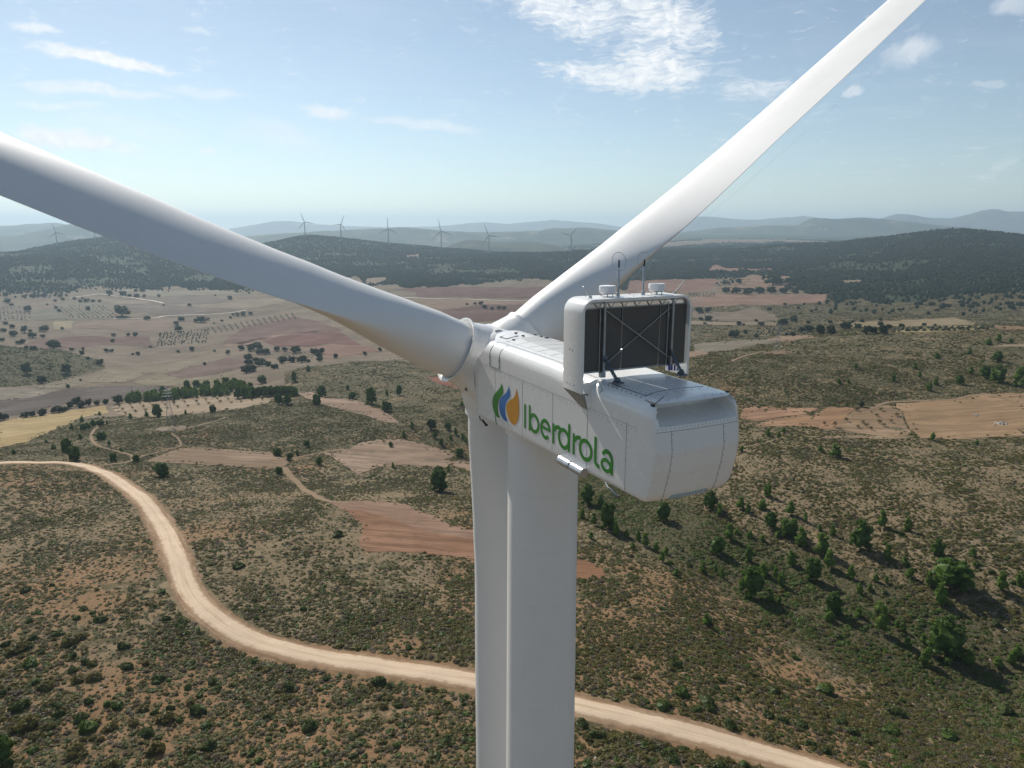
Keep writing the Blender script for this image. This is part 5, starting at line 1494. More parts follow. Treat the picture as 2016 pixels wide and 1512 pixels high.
for k in range(135):
    u, v = rs_t.random(), rs_t.random()
    x = 1010 + u * 1000; y0 = np.interp(x, [1010, 1280, 1600, 1900, 2020], [990, 975, 925, 880, 900]); y1 = np.interp(x, [1010, 1250, 1600, 1850, 2020], [1015, 1000, 968, 965, 985])
    tree('young', P_, *zAf(x, y0 + (y1 - y0) * v + 8, rs_t.uniform(48, 74), rs_t.uniform(46, 68)), 'one of the light green pines packed in the plantation behind the almond orchard', 'tree', 'light green plantation pines')
for k in range(26):
    x = rs_t.uniform(-40, 330); y = np.interp(x, [-40, 150, 330], [rs_t.uniform(860, 905), rs_t.uniform(850, 900), rs_t.uniform(860, 880)])
    tree('pine', P_, *zBf(x, y, rs_t.uniform(55, 80), rs_t.uniform(52, 72)), 'one of the mid green pines closing the plantation at its right end', 'tree', 'mid green plantation pines')
for a in [(320,772,90,50),(430,692,50,46),(65,785,72,92),(785,908,62,80),(1040,1008,92,66),(1075,1003,72,56),(1255,1142,52,56),(420,1292,62,60),(185,1358,70,82),(285,1392,62,60),(345,1358,46,42),(520,1432,72,66),(200,1502,62,66),(1085,1288,42,52),(1190,1212,52,42),(1440,1222,62,52),(1600,1192,52,42),(1540,1152,62,62),(1485,1282,62,46),(1105,1458,46,36),(1545,1492,52,36),(1650,970,40,40),(745,835,40,40),(1055,880,50,40),(1470,1512,80,90),(1560,1230,40,40),(1660,1230,50,50),(1680,1260,50,40)]:
    tree('pine' if a[2] > 60 else 'young', P_, *zBf(*a), 'one of the single pines scattered through the scrub left of the tower', 'tree', 'scattered pines in the scrub left of the tower')
for a in [(900,1482,72,70),(1080,1488,62,60),(570,1235,52,46),(640,1305,42,42),(1165,1133,46,46),(1035,1152,46,52),(800,1205,62,82),(700,1225,50,60),(660,1240,60,60),(740,1205,55,60),(650,1170,40,50),(800,1315,72,90),(830,1290,45,50),(1475,1113,36,30),(870,1360,40,40),(780,1400,30,30),(430,1390,40,50),(370,1340,30,40),(110,1425,40,36),(960,1405,30,30),(790,1120,30,40),(850,1190,30,30)]:
    tree('young' if a[2] < 56 else 'pine', P_, *zAf(*a), 'one of the bushy pines beside the winding dirt track', 'tree', 'bushy pines beside the winding dirt track')
G4 = 'holm oaks dotted over the valley fields'
for a in [(45,178,40,46),(60,228,40,60),(220,293,50,62),(190,185,25,40),(260,185,22,50),(300,184,22,42),(350,186,24,60),(480,182,28,45),(195,462,60,56),(265,602,40,60),(430,592,30,120),(570,608,30,42),(650,642,42,42),(700,678,26,42),(795,718,52,66),(660,602,26,26),(210,590,26,40),(845,617,32,42),(888,617,27,36),(1095,642,32,42),(1055,640,16,30),(1525,606,36,52),(1415,622,16,36),(1625,722,27,32),(1703,614,17,26),(640,847,20,22),(640,227,30,36),(690,222,22,52),(700,290,40,40),(740,222,20,40),(790,222,22,36),(500,207,22,36),(440,217,22,32),(445,275,24,30),(470,300,26,36),(870,162,36,62),(975,170,42,62),(1080,140,26,36),(1130,140,26,50),(1030,180,22,40),(1085,187,36,56),(1145,183,26,36),(1262,182,26,32),(1300,252,16,22),(1170,362,22,56),(590,202,22,36),(655,197,16,26),(495,437,16,32),(900,492,27,42),(895,537,17,42),(1020,488,22,40),(1075,490,14,50),(1825,200,32,46),(1505,252,17,36),(110,493,22,80),(20,533,32,46),(260,503,25,72),(340,502,26,42),(180,550,32,60),(150,555,26,50),(100,427,17,52),(45,402,26,46),(350,453,17,80),(30,458,17,52),(240,458,16,36),(1810,635,40,40),(90,250,20,36),(375,245,14,22),(1700,395,14,20),(1760,375,18,28),(1830,350,20,28),(1885,330,28,40),(1850,325,18,28),(1930,325,20,50),(1990,320,24,40),(1440,370,30,60),(1600,380,34,80),(1420,450,40,70),(1400,400,30,50),(1560,380,26,50),(1650,365,20,36),(1270,480,14,24),(1195,580,16,26)]:
    tree('oak', 'holm_oak', *zAf(*a), 'one of the dark rounded holm oaks dotted over the valley fields', 'tree', G4)
G5 = 'holm oaks around the olive grove'
for a in [(30,513,50,92),(-20,528,60,80),(-100,520,42,60),(-45,600,55,80),(180,528,42,62),(245,530,34,56),(330,542,46,92),(480,555,56,82),(540,550,52,52),(515,582,52,62),(520,608,30,60),(95,555,40,80),(45,555,40,70),(230,625,36,90),(300,618,34,80),(380,618,34,90),(430,618,26,40),(110,650,45,70),(40,650,40,80),(160,670,30,70),(-40,640,50,80),(-60,705,70,100),(-10,690,60,90),(20,620,40,70),(70,620,36,60)]:
    tree('oak', 'holm_oak', *zBf(*a), 'one of the dark holm oaks crowding around the small olive grove', 'tree', G5)
G6 = 'holm oaks among the fields right of the radiator'
for a in [(585,663,42,62),(560,665,30,40),(640,648,44,50),(318,668,20,42),(345,668,12,22),(450,670,18,42),(290,738,32,72),(355,717,26,32),(420,742,26,36),(635,732,26,46),(600,728,18,26),(690,710,34,60),(730,708,32,72),(800,725,66,62),(865,728,66,62),(950,692,27,82),(1025,687,27,52),(1075,722,60,62),(1115,718,50,50),(1175,722,62,62),(1210,687,26,46),(1160,672,30,40),(1285,682,26,42),(1160,642,16,32),(1050,650,17,36),(860,657,23,32),(995,652,15,27),(730,657,18,32),(1420,672,17,32),(1485,672,15,22),(315,418,22,46),(463,398,32,26),(520,428,27,112),(560,425,22,60),(610,420,30,62),(640,440,40,60),(610,455,30,50),(705,547,15,22),(590,547,10,24),(500,580,22,30),(670,570,18,26),(750,590,16,24),(115,662,14,22),(80,595,30,60),(130,590,26,50),(135,640,22,50),(90,638,18,34),(420,645,12,26),(1395,545,26,40),(1530,570,30,60),(1495,585,20,30),(1700,565,28,44),(1720,545,22,36),(1940,575,24,60),(1990,555,30,40),(1850,570,18,32),(1640,540,20,40),(1270,580,14,28),(240,475,22,60),(300,480,22,70),(370,485,24,70),(440,480,22,70),(510,478,24,70),(580,478,22,60),(650,478,22,60),(400,470,26,30)]:
    tree('oak', 'holm_oak', *zCf(*a), 'one of the dark holm oaks among the fields beyond the radiator', 'tree', G6)
for a in [(1690,165,12,30),(1755,160,14,32),(1800,162,20,50),(1830,190,30,50),(1890,200,20,40),(1945,195,26,42),(1985,198,24,42)]:
    tree('oak', 'holm_oak', *zBf(*a), 'one of the dark oaks in a loose row on the red field behind the hub', 'tree', 'oaks on the red field behind the hub')
# orchards
for k in range(14):
    for q in range(3):
        x = 945 + 84 * k + 24 * q + rs_t.uniform(-6, 6); y = 1058 - 9.5 * k + 27 * q + rs_t.uniform(-3, 3)
        if k > 9: y += 12
        tree('almond', 'almond_tree', *zAf(x, y, rs_t.uniform(24, 36), rs_t.uniform(26, 40)), 'one of the small yellowing almond trees in slanting orchard rows', 'tree', 'almond orchard rows')
for r0 in range(6):
    for q in range(9):
        x = 215 + 30 * q - 14 * r0 + rs_t.uniform(-3, 3) + 40; y = 548 + 11 * r0 + 1.2 * q
        if x < 180 or x > 500: continue
        tree('olive', 'olive_tree', *zBf(x, y, 16, 17), 'one of the little olive trees in the small grove between holm oaks', 'tree', 'small olive grove')
for k in range(15):
    for q in range(4):
        x = 880 + 45 * k + 9 * q - 200 * 0; y = 352 - 8.2 * k + 12 * q
        tree('olive', 'olive_tree', *(lambda a, b, h, w: (200 + a / 4.032, 560 + b / 4.032, h / 4.032, w / 4.032))(x, y, 16, 20), 'one of the small trees in the pale striped orchard on the valley slope', 'tree', 'striped orchard on the valley slope')
for a in [(640,760,30,36),(710,770,40,44),(790,735,34,40),(905,750,26,40),(930,770,24,44),(960,795,30,36),(1020,750,34,44),(1050,770,30,44),(1100,740,26,36),(1140,700,30,44),(1000,700,22,36),(860,660,26,44),(1110,640,34,60),(1190,735,22,26),(1030,660,20,40),(870,780,26,36)]:
    tree('almond', 'almond_tree', *zDf(*a), 'one of the stunted almond saplings left on the weedy fallow strip', 'tree', 'saplings on the fallow strip')

# ---- countless growth: shrubs, forest and far orchard rows as instanced ground cover
def stuff(name, label, pts, rot, scl, idx, meshes, squ=None):
    col = bpy.data.collections.new(name + '_kinds')
    for k, me in enumerate(meshes):
        o = bpy.data.objects.new('%s_kind_%02d' % (name, k), me); col.objects.link(o)
    me = bpy.data.meshes.new(name); me.vertices.add(len(pts)); me.vertices.foreach_set('co', np.asarray(pts, np.float32).ravel())
    for nm, ty, d in (('spin', 'FLOAT', rot), ('grow', 'FLOAT', scl), ('pick', 'INT', idx), ('flat', 'FLOAT', squ if squ is not None else np.ones(len(pts)))):
        a = me.attributes.new(nm, ty, 'POINT'); a.data.foreach_set('value', np.asarray(d, np.int32 if ty == 'INT' else np.float32))
    o = bpy.data.objects.new(name, me); COL.objects.link(o)
    tag(o, label, None, None, 'stuff')
    ng = bpy.data.node_groups.new(name, 'GeometryNodeTree')
    ng.interface.new_socket('Geometry', in_out='INPUT', socket_type='NodeSocketGeometry'); ng.interface.new_socket('Geometry', in_out='OUTPUT', socket_type='NodeSocketGeometry')
    N = ng.nodes; gi = N.new('NodeGroupInput'); go = N.new('NodeGroupOutput')
    ci = N.new('GeometryNodeCollectionInfo'); ci.inputs['Collection'].default_value = col; ci.inputs['Separate Children'].default_value = True; ci.inputs['Reset Children'].default_value = True
    io = N.new('GeometryNodeInstanceOnPoints'); io.inputs['Pick Instance'].default_value = True
    def at(nm, ty):
        a = N.new('GeometryNodeInputNamedAttribute'); a.data_type = ty; a.inputs['Name'].default_value = nm; return a.outputs['Attribute']
    rx = N.new('ShaderNodeCombineXYZ'); ng.links.new(at('spin', 'FLOAT'), rx.inputs[2])
    sc = N.new('ShaderNodeCombineXYZ'); g = at('grow', 'FLOAT'); ng.links.new(g, sc.inputs[0]); ng.links.new(g, sc.inputs[1])
    mu = N.new('ShaderNodeMath'); mu.operation = 'MULTIPLY'; ng.links.new(g, mu.inputs[0]); ng.links.new(at('flat', 'FLOAT'), mu.inputs[1]); ng.links.new(mu.outputs[0], sc.inputs[2])
    L_ = ng.links.new
    L_(gi.outputs[0], io.inputs['Points']); L_(ci.outputs[0], io.inputs['Instance']); L_(at('pick', 'INT'), io.inputs['Instance Index'])
    L_(rx.outputs[0], io.inputs['Rotation']); L_(sc.outputs[0], io.inputs['Scale']); L_(io.outputs[0], go.inputs[0])
    md = o.modifiers.new('grow', 'NODES'); md.node_group = ng
    return o

def bush_mesh(seed, mat, nleaf=70, sz=.10, squash=.62, name='shrub'):
    """about 1 m across, resting on the ground"""
    rs = np.random.default_rng(seed)
    V, F = core_blob(rs, .42, squash * .85, .14, 2, .24)
    nl = rs.integers(4, 7)
    C = [(rs.uniform(-.26, .26), rs.uniform(-.26, .26), rs.uniform(.14, .34)) for _ in range(nl)]
    V2, F2 = leaf_tris(np.array(C), np.full(nl, .26), nleaf // nl, sz, squash, rs)
    V = np.concatenate([V, V2]); F = [list(f) for f in F] + [list(f + (len(V) - len(V2))) for f in F2]
    return mesh_only(name, V, F, mat)
B_OL = [bush_mesh(s, M_SHRUB) for s in (1, 2, 3)]
B_GR = [bush_mesh(s, M_SHRUB_G, 60, .11) for s in (4, 5)]
B_DK = [bush_mesh(s, M_SHRUB_D) for s in (6, 7)]
B_BR = [bush_mesh(s, M_SHRUB_B) for s in (8, 9)]
KINDS_B = B_OL + B_GR + B_DK + B_BR      # 0-2 olive, 3-4 grey, 5-6 dark, 7-8 bright

def cell(az_deg, r):
    ia = np.clip(np.round((az_deg + 50) / .1).astype(int), 0, NF - 1); ir = np.clip(np.searchsorted(RS, r), 0, NR - 1)
    return ia, ir
def scatter(r0, r1, dens_, azlim=47.5):
    area = math.radians(2 * azlim) * (r1 * r1 - r0 * r0) / 2
    n = int(area * dens_)
    a = rng.uniform(-azlim, azlim, n); r = np.sqrt(rng.uniform(r0 * r0, r1 * r1, n))
    return a, r, r * np.sin(np.radians(a)), r * np.cos(np.radians(a))
def scrub_points():
    X_, Y_, S_, K_, Q_ = [], [], [], [], []
    for r0, r1, dn, smin, smax in ((92, 170, 3.1, .36, 1.8), (170, 200, 2.4, .32, 1.7), (200, 330, 1.55, .32, 1.55), (330, 560, .85, .45, 1.9), (560, 1050, .15, .9, 2.6), (1050, 1750, .075, 1.3, 3.2)):
        a, r, X, Y = scatter(r0, r1, dn)
        ia, ir = cell(a, r)
        sc = scrub[ia, ir]; fd = FID[ia, ir]; rd = ROADMASK[ia, ir]; gl = gully[ia, ir]; fo = forest[ia, ir]
        pat = fbm(X / 26, Y / 26, 4, 55) + .55 * fbm(X / 7, Y / 7, 3, 56)
        thick = fbm(X / 13, Y / 17, 3, 57)
        pr = np.clip(.86 + .18 * (X > 60) * (r > 190) + pat * .75 + thick * .4 + gl * .6, .05, 1)
        weedy = np.array([f[3] for f in FIELDS] + [0])[fd]
        ok = (sc > .5) & (fd < 0) & ~rd & (fo < .5) & (rng.random(len(X)) < pr)
        ok |= (fd >= 0) & (weedy >= .45) & (rng.random(len(X)) < .12) & (fbm(X / 12, Y / 12, 3, 61) > .1) & ~rd
        nb = (FID[np.clip(ia + 5, 0, NF - 1), ir] < 0) | (FID[np.clip(ia - 5, 0, NF - 1), ir] < 0) | (FID[ia, np.clip(ir + 4, 0, NR - 1)] < 0) | (FID[ia, np.clip(ir - 4, 0, NR - 1)] < 0)
        ok |= (fd >= 0) & nb & ~rd & (rng.random(len(X)) < .14 + .3 * np.clip(thick, 0, 1)) & (r < 1100)
        ok &= np.hypot(X - TB.x, Y - TB.y) > 6
        X, Y, gl, pat = X[ok], Y[ok], gl[ok], pat[ok]
        n = len(X)
        s = smin + (smax - smin) * rng.random(n) ** (1.75 if r1 < 250 else 2.1)
        s *= (1 + .35 * gl) * np.clip(1 + thick[ok] * .9, .6, 1.6)
        u = rng.random(n); zone = fbm(X / 40, Y / 40, 3, 71)
        k = np.where(u < .62 - zone * .25, rng.integers(0, 3, n), np.where(u < .80 - zone * .1, rng.integers(3, 5, n), np.where(u < .95, rng.integers(5, 7, n), rng.integers(7, 9, n))))
        k = np.where((gl > .35) & (rng.random(n) < .6), rng.integers(5, 9, n), k)
        X_.append(X); Y_.append(Y); S_.append(s); K_.append(k); Q_.append(rng.uniform(.42, .88, n))
    return [np.concatenate(q) for q in (X_, Y_, S_, K_, Q_)]
X, Y, S, K, Q = scrub_points()
N_SCRUB = len(X)
stuff('undergrowth', 'olive and grey dwarf shrubs covering the dry slopes', np.stack([X, Y, hgt(X, Y) - .06 * S], -1), rng.uniform(0, 6.28, len(X)), S, K, KINDS_B, Q)

def clump_mesh(seed, mat, name):
    rs = np.random.default_rng(seed)
    V, F = core_blob(rs, .44, 1.05, .5, 2, .24)
    C = np.array([(rs.uniform(-.25, .25), rs.uniform(-.25, .25), rs.uniform(.25, .85)) for _ in range(6)])
    V2, F2 = leaf_tris(C, np.full(6, .26), 9, .16, 1, rs)
    F = [list(f) for f in F] + [list(f + len(V)) for f in F2]
    return mesh_only(name, np.concatenate([V, V2]), F, mat)
M_FORESTB = mat_leaf('forest_oak_leaves', (.030, .042, .022), (.052, .062, .032), (.045, .05, .03), .02)
def forest_points():
    P, S_ = [], []
    for r0, r1, dn in ((1300, 1850, .018), (1850, 2600, .017), (2600, 3600, .012), (3600, 4700, .0085), (4700, 6500, .0028)):
        a, r, X, Y = scatter(r0, r1, dn, 47)
        ia, ir = cell(a, r)
        gap = fbm(X / 130, Y / 130, 4, 15)
        ok = (forest[ia, ir] > .5) & (FID[ia, ir] < 0) & (rng.random(len(X)) < np.clip(.95 - np.maximum(0, gap - .12) * 3.2, .12, 1)) & ~ROADMASK[ia, ir]
        # only where the land can be seen, with a margin
        v = VIS[ia, ir] | VIS[ia, np.minimum(ir + 3, NR - 1)] | VIS[ia, np.maximum(ir - 3, 0)] | VIS[np.minimum(ia + 12, NF - 1), ir] | VIS[np.maximum(ia - 12, 0), ir]
        ok &= v
        P.append(np.stack([X[ok], Y[ok]], -1)); S_.append(np.where(r0 < 4000, 1, 1.25) * rng.uniform(4.0, 8.5, ok.sum()))
    return np.concatenate(P), np.concatenate(S_)
FP, FS = forest_points()
stuff('forest', 'bluish green pine forest covering the far ridges', np.stack([FP[:, 0], FP[:, 1], hgt(FP[:, 0], FP[:, 1]) - .15 * FS], -1), rng.uniform(0, 6.28, len(FP)), FS, rng.integers(0, 5, len(FP)),
      [clump_mesh(s, M_FOREST if s % 2 else M_FORESTB, 'forest_tree') for s in (1, 2, 3, 5, 7)], rng.uniform(.8, 1.35, len(FP)))
# loose trees thinning out below the forest on the right
P = []
for k in range(900):
    x, y = rng.uniform(1600, 2050), rng.uniform(552, 625)
    dn = np.clip((628 - y) / 60, 0, 1) ** 1.6
    if rng.random() > dn: continue
    P.append(hit(x, y))
for k in range(260):
    P.append(hit(rng.uniform(1380, 1640), rng.uniform(543, 562)))
for k in range(150):
    x = rng.uniform(0, 560); P.append(hit(x, yfor(x) + abs(rng.normal()) * 7))
P = np.array(P); ia, ir = cell(np.degrees(np.arctan2(P[:, 0], P[:, 1])), np.hypot(P[:, 0], P[:, 1])); P = P[FID[ia, ir] < 0]
s = rng.uniform(4, 8, len(P))
stuff('woods', 'loose dark trees and thickets along the lower edge of the forest', np.stack([P[:, 0], P[:, 1], hgt(P[:, 0], P[:, 1]) - .15 * s], -1), rng.uniform(0, 6, len(P)), s, rng.integers(0, 3, len(P)), [clump_mesh(s_, M_FOREST, 'edge_tree') for s_ in (11, 12, 13)], rng.uniform(.8, 1.2, len(P)))
# far orchard rows
P = []
for i in range(8):
    for j in range(12): P.append(hit(*zA([(-10 + 33 * i + j * 1.5, 258 + 9.6 * j)])[0]))
for i in range(11):
    for j in range(11): P.append(hit(*zA([(455 + 38 * i + 12 * j - 20, 252 + 9 * j)])[0]))
for i in range(15):
    for j in range(10): P.append(hit(*zA([(1270 + 27 * i - 3 * j + 8, 470 + 11 * j - 2.2 * i)])[0]))
for i in range(16):
    for j in range(5): P.append(hit(*zC([(1230 + 37 * i + 5 * j, 706 - 3.6 * j - .9 * i)])[0]))
for i in range(9):
    for j in range(7): P.append(hit(*zC([(195 + 17 * i + 8 * j, 452 - 9 * j)])[0]))
for i in range(12):
    for j in range(5): P.append(hit(*zC([(440 + 30 * i - 4 * j, 690 + 8 * j)])[0]))
for i in range(14):
    for j in range(4): P.append(hit(*zC([(20 + 12 * i, 478 + 6 * j)])[0]))
P = np.array(P); s = rng.uniform(2.2, 3.6, len(P)); P = P + rng.normal(size=P.shape) * 1.0; kp_ = rng.random(len(P)) < .86; P, s = P[kp_], s[kp_]
stuff('orchard_foliage', 'rows of small grey green trees in the far orchards', np.stack([P[:, 0], P[:, 1], hgt(P[:, 0], P[:, 1]) - .2], -1), rng.uniform(0, 6, len(P)), s, rng.integers(0, 2, len(P)), [clump_mesh(s_, M_OLIVE, 'orchard_bush') for s_ in (21, 22)], rng.uniform(.7, .9, len(P)))
# stones lying between the shrubs
def stone_mesh(seed):
    rs = np.random.default_rng(seed); V, F = core_blob(rs, .5, .55, .1, 1, .3); return mesh_only('stone', V, F, M_STONE)
M_STONE = plain('limestone', (.46, .42, .36), .9, 0, .1, .25, 2)
a, r, X, Y = scatter(95, 420, .16)
ia, ir = cell(a, r); ok = (FID[ia, ir] < 0) & ~ROADMASK[ia, ir] & (fbm(X / 30, Y / 30, 4, 99) > -.02)
X, Y = X[ok], Y[ok]; s = .12 + .5 * rng.random(len(X)) ** 4
stuff('rubble', 'pale limestone rubble scattered over the dry slopes', np.stack([X, Y, hgt(X, Y)], -1), rng.uniform(0, 6, len(X)), s, rng.integers(0, 2, len(X)), [stone_mesh(1), stone_mesh(2)], rng.uniform(.5, 1.1, len(X)))

# ---- the larger shrubs, one by one
SH_MESH = {'dark': [bush_mesh(s, M_SHRUB_D, 190, .075, .72, 'big_shrub') for s in (31, 32, 33)], 'bright': [bush_mesh(s, M_SHRUB_B, 190, .075, .7, 'big_shrub') for s in (34, 35)], 'olive': [bush_mesh(s, M_SHRUB, 190, .075, .66, 'big_shrub') for s in (36, 37)]}
SHRUBS = []
z6 = lambda a, b, w: (a / 4.846, 1200 + (b + w * .28) / 4.846, w / 4.846)
for q in [(300,490,150),(550,215,110),(850,1090,170),(560,895,115),(1120,890,125),(1215,525,110),(1520,635,100),(690,565,90),(1205,335,80),(60,310,95),(310,260,105),(690,425,85),(815,480,95),(50,760,105),(200,890,160),(960,70,125),(770,1010,150),(1890,930,160),(1990,1270,110),(1405,1150,120)]: SHRUBS.append(('bright' if q[0] in (300, 850, 1120) else 'dark', *z6(*q)))
for q in [(885,500,80),(1490,1290,210),(720,1300,140),(680,1380,120),(790,1350,95),(790,1230,80),(885,1210,80),(265,1060,180),(470,1090,125),(1060,1090,130),(1270,1070,115),(1590,990,190),(1745,1440,95),(1070,1450,135),(1800,1330,115),(170,330,180),(660,270,190),(780,240,110),(900,620,150),(430,700,160),(740,650,120)]: SHRUBS.append(('olive', *z6(*q)))
z7 = lambda a, b, w: (1100 + a / 2.2, 860 + (b + w * .3) / 2.2, w / 2.2)
for q in [(640,790,48),(1150,1080,72),(530,1095,62),(450,1155,62),(1690,1280,80),(1440,1265,74)]: SHRUBS.append(('bright', *z7(*q)))
for q in [(1460,1180,86),(930,1085,58),(505,970,52),(640,1130,72),(1930,1170,72),(1230,1225,52),(905,1195,48),(970,1215,48),(1050,1230,52),(1270,1265,54),(740,1235,62),(100,1230,52),(150,1280,46),(490,1385,60),(700,1420,80)]: SHRUBS.append(('dark', *z7(*q)))
z8 = lambda a, b, w: (a / 2.016, 860 + (b + w * .3) / 2.016, w / 2.016)
for q in [(1230,1135,66),(830,1215,62),(585,1160,52),(1145,980,54),(1505,960,62),(1185,880,26),(860,785,46),(1730,880,46),(945,505,44),(1340,380,46),(330,675,34),(100,602,40),(1105,130,30),(1390,710,40),(490,820,46),(715,740,40)]: SHRUBS.append(('dark', *z8(*q)))
rs_s = random.Random(21)
while len(SHRUBS) < 285:
    x, y = rs_s.uniform(0, 2016), 1080 + 430 * rs_s.random() ** .7
    if 915 < x < 1140: continue
    w = rs_s.uniform(11, 19) * np.interp(y, [1080, 1500], [.75, 1.25])
    SHRUBS.append((rs_s.choice(['dark', 'dark', 'olive', 'olive', 'bright']), x, y, w))
WORD = {'dark': 'dark green', 'bright': 'bright green', 'olive': 'dull olive'}
for kind, x, y, w in SHRUBS:
    X, Y = hit(x, y)
    ia, ir = cell(np.array([math.degrees(math.atan2(X, Y))]), np.array([math.hypot(X, Y)]))
    if ROADMASK[ia[0], ir[0]] or FID[ia[0], ir[0]] >= 0: continue
    Z = float(hgt(X, Y)); dep = Y * CP + (ZC - Z) * SP; W = w * dep / F_ * 1.08
    me = rs_s.choice(SH_MESH[kind])
    o = bpy.data.objects.new('shrub', me); COL.objects.link(o)
    o.location = (X, Y, Z - .05 * W); o.rotation_euler = (0, 0, rs_s.uniform(0, 6.28)); o.scale = (W, W * rs_s.uniform(.8, 1.15), W * rs_s.uniform(.8, 1.1))
    road_y = np.interp(x, [p[0] for p in ROAD], [p[1] for p in ROAD])
    if x < 930: side = 'before the road left of the tower' if y > road_y else 'behind the road bend left of the tower'
    else: side = 'before the road right of the tower' if y > road_y else 'behind the road right of the tower'
    tag(o, 'one of the big %s shrubs %s' % (WORD[kind], side), 'shrub', '%s shrubs %s' % (WORD[kind], side))

# ------------------------------------------------------------------ far turbines on the ridges
M_FARW = plain('far_turbine_grey', (.34, .36, .38), .6)
def far_meshes():
    m = MB(); m.tube([(0, 0, -6), (0, 0, 0), (0, 0, 40), (0, 0, 78)], [2.9, 2.9, 2.4, 1.8], 16)
    tw = m
    n = MB()
    P = []
    for y, k in ((4.2, .75), (3.6, 1), (-4, 1), (-6.5, .9), (-7, .6)):
        P.append([(1.9 * k * math.copysign(abs(math.cos(a)) ** .5, math.cos(a)), y, 80 + 1.9 * k * math.copysign(abs(math.sin(a)) ** .5, math.sin(a))) for a in [2 * math.pi * q / 16 for q in range(16)]])
    n.grid(P, close_v=True); n.add([P[0][k] for k in range(16)], [tuple(range(16))]); n.add([P[-1][k] for k in range(16)], [tuple(range(16))])
    h = MB(); h.lathe((0, 5.4, 80.2), (0, 1, 0), [(-1.3, .4), (-1.3, 1.6), (0, 1.75), (1, 1.4), (1.8, .7), (2.1, .02)], 16)
    b = MB(); P = []
    for r, c, t in ((1, 2.2, 2.0), (3, 2.4, 2.0), (9, 4.2, 1.5), (20, 3.4, 1.0), (38, 2.4, .7), (50, 1.5, .4), (53, .5, .1)):
        P.append([(c * .5 * math.cos(a) - (c - 1.7) * .25, t * .5 * math.sin(a), r) for a in [2 * math.pi * q / 10 for q in range(10)]])
    b.grid(P, close_v=True)
    out = []
    for nm, q in (('tower', tw), ('nacelle', n), ('hub', h), ('blade', b)):
        o = q.build(nm, M_FARW, None, 50); out.append(o.data); bpy.data.objects.remove(o)
    return out
FT = far_meshes()
def far_turbine(x, yb, hub_px, phase, yaw, label):
    s, a = slope_az(x, yb)
    X, Y = hit(x, yb + .6 + 3.5, 2500)
    Z = float(hgt(X, Y)); dep = Y * CP + (ZC - Z) * SP
    k = hub_px * 1.12 * dep / F_ / 80
    t = empty('wind_turbine', (X, Y, Z), yaw); t.scale = (k, k, k)
    tag(t, label, 'wind turbine', 'wind turbines on the far ridges')
    for nm, me in zip(('tower', 'nacelle', 'hub'), FT[:3]):
        o = bpy.data.objects.new(nm, me); COL.objects.link(o); o.parent = t
    for q in range(3):
        o = bpy.data.objects.new('blade', FT[3]); COL.objects.link(o); o.parent = t
        o.location = (0, 5.4, 80.2); o.rotation_euler = (0, R(90 - (phase + 120 * q)), 0)
for x, yb, hp, ph, yw, lab in (
 (601, 462.5, 26, 109, 20, 'far turbine on the highest bare top of the wooded ridge'),
 (672, 468.5, 27, 66, -15, 'far turbine on the ridge, second along from the bare top'),
 (765, 479, 29, 90, 10, 'far turbine with one blade straight up above an orange crane pad'),
 (869, 487, 31.5, 101, 15, 'far turbine standing midway down the descending ridge'),
 (963, 496.5, 32, 112, 25, 'far turbine on the low ridge in front of the dark wooded hill'),
 (1124, 493.5, 30, 47, 20, 'far turbine closest to the raised blade with a V of blades'),
 (113, 481, 24, 102, 30, 'far turbine on the left wooded hill, whole below the near blade'),
 (187, 470, 22, 96, 20, 'far turbine hidden behind the left hilltop but for an upright blade'),
 (245, 479, 24, 85, 20, 'far turbine mostly hidden by the near blade, its white tower foot showing'),
 (-6, 492, 24, 10, 20, 'far turbine beyond the left edge with only a blade tip showing')):
    far_turbine(x, yb, hp, ph, R(yw), lab)

# ------------------------------------------------------------------ lattice pylons
def pylon(x, yb, ytop, label, rz):
    X, Y = hit(x, yb); Z = float(hgt(X, Y)); dep = Y * CP + (ZC - Z) * SP
    H = (yb - ytop) * dep / F_ / math.cos(math.atan2(ZC - Z, math.hypot(X, Y)))
    t = empty('lattice_pylon', (X, Y, Z), rz); tag(t, label, 'pylon')
    m = MB()
    def wd(h): return np.interp(h, [0, .6, 1], [.105, .035, .018]) * H
    lv = [0, .14, .27, .39, .5, .6, .69, .77, .84, .9, .96, 1]
    w = max(.10, H * .0045)
    for sx in (-1, 1):
        for sy in (-1, 1):
            for a, b in zip(lv[:-1], lv[1:]): m.bar((sx * wd(a), sy * wd(a), a * H - (.5 if a == 0 else 0)), (sx * wd(b), sy * wd(b), b * H), w)
    for a, b in zip(lv[:-1], lv[1:]):
        for sx, sy, tx, ty in ((-1, -1, 1, -1), (1, -1, 1, 1), (1, 1, -1, 1), (-1, 1, -1, -1)):
            m.bar((sx * wd(a), sy * wd(a), a * H), (tx * wd(b), ty * wd(b), b * H), w * .6)
            m.bar((tx * wd(a), ty * wd(a), a * H), (sx * wd(b), sy * wd(b), b * H), w * .6)
    m.build('lattice_body', M_METAL, t)
    for h, l in ((.80, .15), (.88, .12), (.96, .09)):
        c = MB()
        for s in (-1, 1):
            c.bar((0, -wd(h), h * H), (s * l * H, 0, h * H), w * .8); c.bar((0, wd(h), h * H), (s * l * H, 0, h * H), w * .8); c.bar((0, 0, (h + .03) * H), (s * l * H, 0, h * H), w * .6)
            c.tube([(s * l * H, 0, h * H), (s * l * H, 0, h * H - 1.0)], .09, 6)
        c.build('cross_arm', M_METAL, t)
pylon(336, 836, 766, 'grey lattice power pylon in front of the almond orchard', R(20))
pylon(1531, 690, 637, 'grey lattice power pylon on the rise right of the radiator', R(-15))
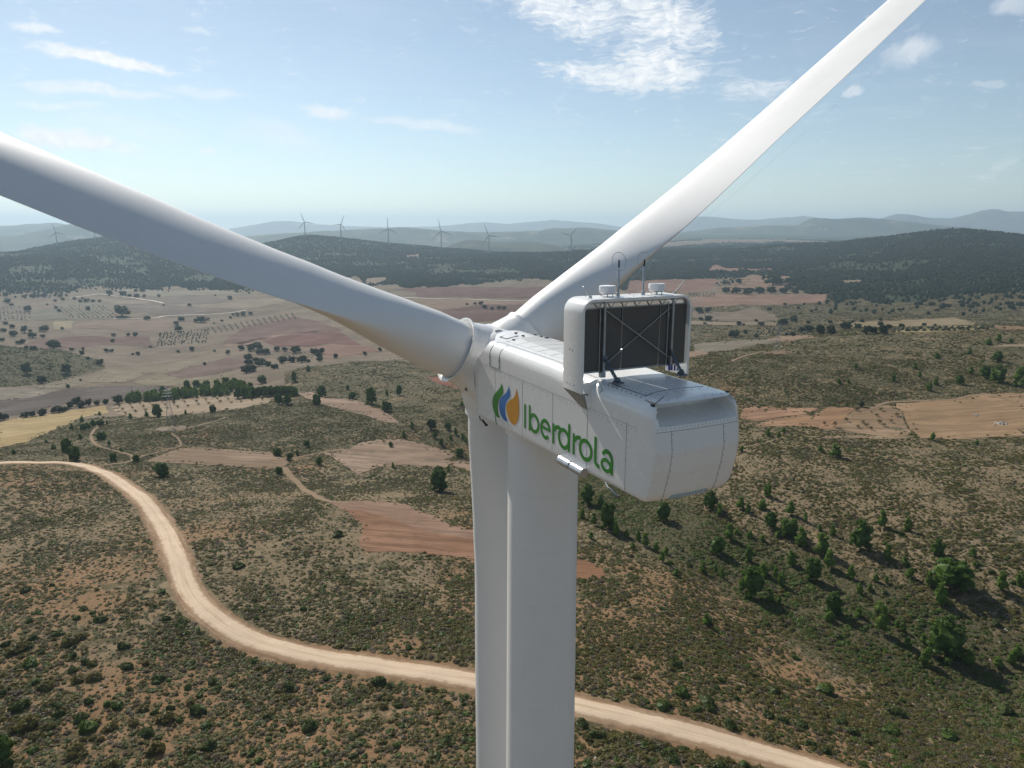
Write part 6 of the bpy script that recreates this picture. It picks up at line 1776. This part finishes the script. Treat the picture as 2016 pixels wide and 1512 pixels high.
# small things on the land
def stone_heap(x, y, wpx, label, n, seed):
    X, Y = hit(x, y); Z = float(hgt(X, Y)); dep = Y * CP + (ZC - Z) * SP; W = wpx * dep / F_
    rs = np.random.default_rng(seed); m = MB()
    for k in range(n):
        a, q = rs.uniform(0, 6.28), abs(rs.normal()) * .33
        V, F = core_blob(rs, W * rs.uniform(.05, .11), .7, 0, 1, .3)
        V = V + np.array([q * W * math.cos(a), q * W * .7 * math.sin(a), W * .12 * math.exp(-(q * 3) ** 2)])
        m.add(V, F)
    o = m.build('stone_heap', M_STONE, None); o.location = (X, Y, Z); tag(o, label, 'stone heap')
stone_heap(1922, 818, 14, 'small grey stone heap near the middle of the tan field', 40, 1)
stone_heap(1972, 835, 26, 'larger grey stone heap with weeds on the tan field', 60, 2)
stone_heap(65.5, 1496, 7, 'white boulder pair in the scrub near the lower left corner', 7, 3)

# ------------------------------------------------------------------ camera and render settings
cam = bpy.data.cameras.new('camera'); co = bpy.data.objects.new('camera', cam); COL.objects.link(co)
co.location = (0, 0, ZC); co.rotation_euler = (math.pi / 2 - PITCH, 0, 0)
cam.sensor_fit = 'HORIZONTAL'; cam.sensor_width = 36.0; cam.lens = F_ / 2016 * 36.0
cam.clip_start = .1; cam.clip_end = 90000
SC.camera = co
SC.view_settings.view_transform = 'Standard'; SC.view_settings.look = 'None'; SC.view_settings.exposure = EXPOSURE; SC.view_settings.gamma = 1
SC.view_settings.use_curve_mapping = False
SC.render.engine = 'CYCLES'
cy = SC.cycles
cy.use_denoising = True
try: cy.denoiser = 'OPENIMAGEDENOISE'
except Exception: pass
cy.max_bounces = 5; cy.diffuse_bounces = 2; cy.glossy_bounces = 2; cy.transmission_bounces = 4; cy.volume_bounces = 0; cy.transparent_max_bounces = 4
cy.use_adaptive_sampling = True; cy.adaptive_threshold = .015
cy.caustics_reflective = False; cy.caustics_refractive = False
cy.sample_clamp_indirect = 6
print('undergrowth', N_SCRUB, 'forest', len(FP), 'trees', NTREE[0], 'ground', NA, NR, 'zmin', GZ.min())
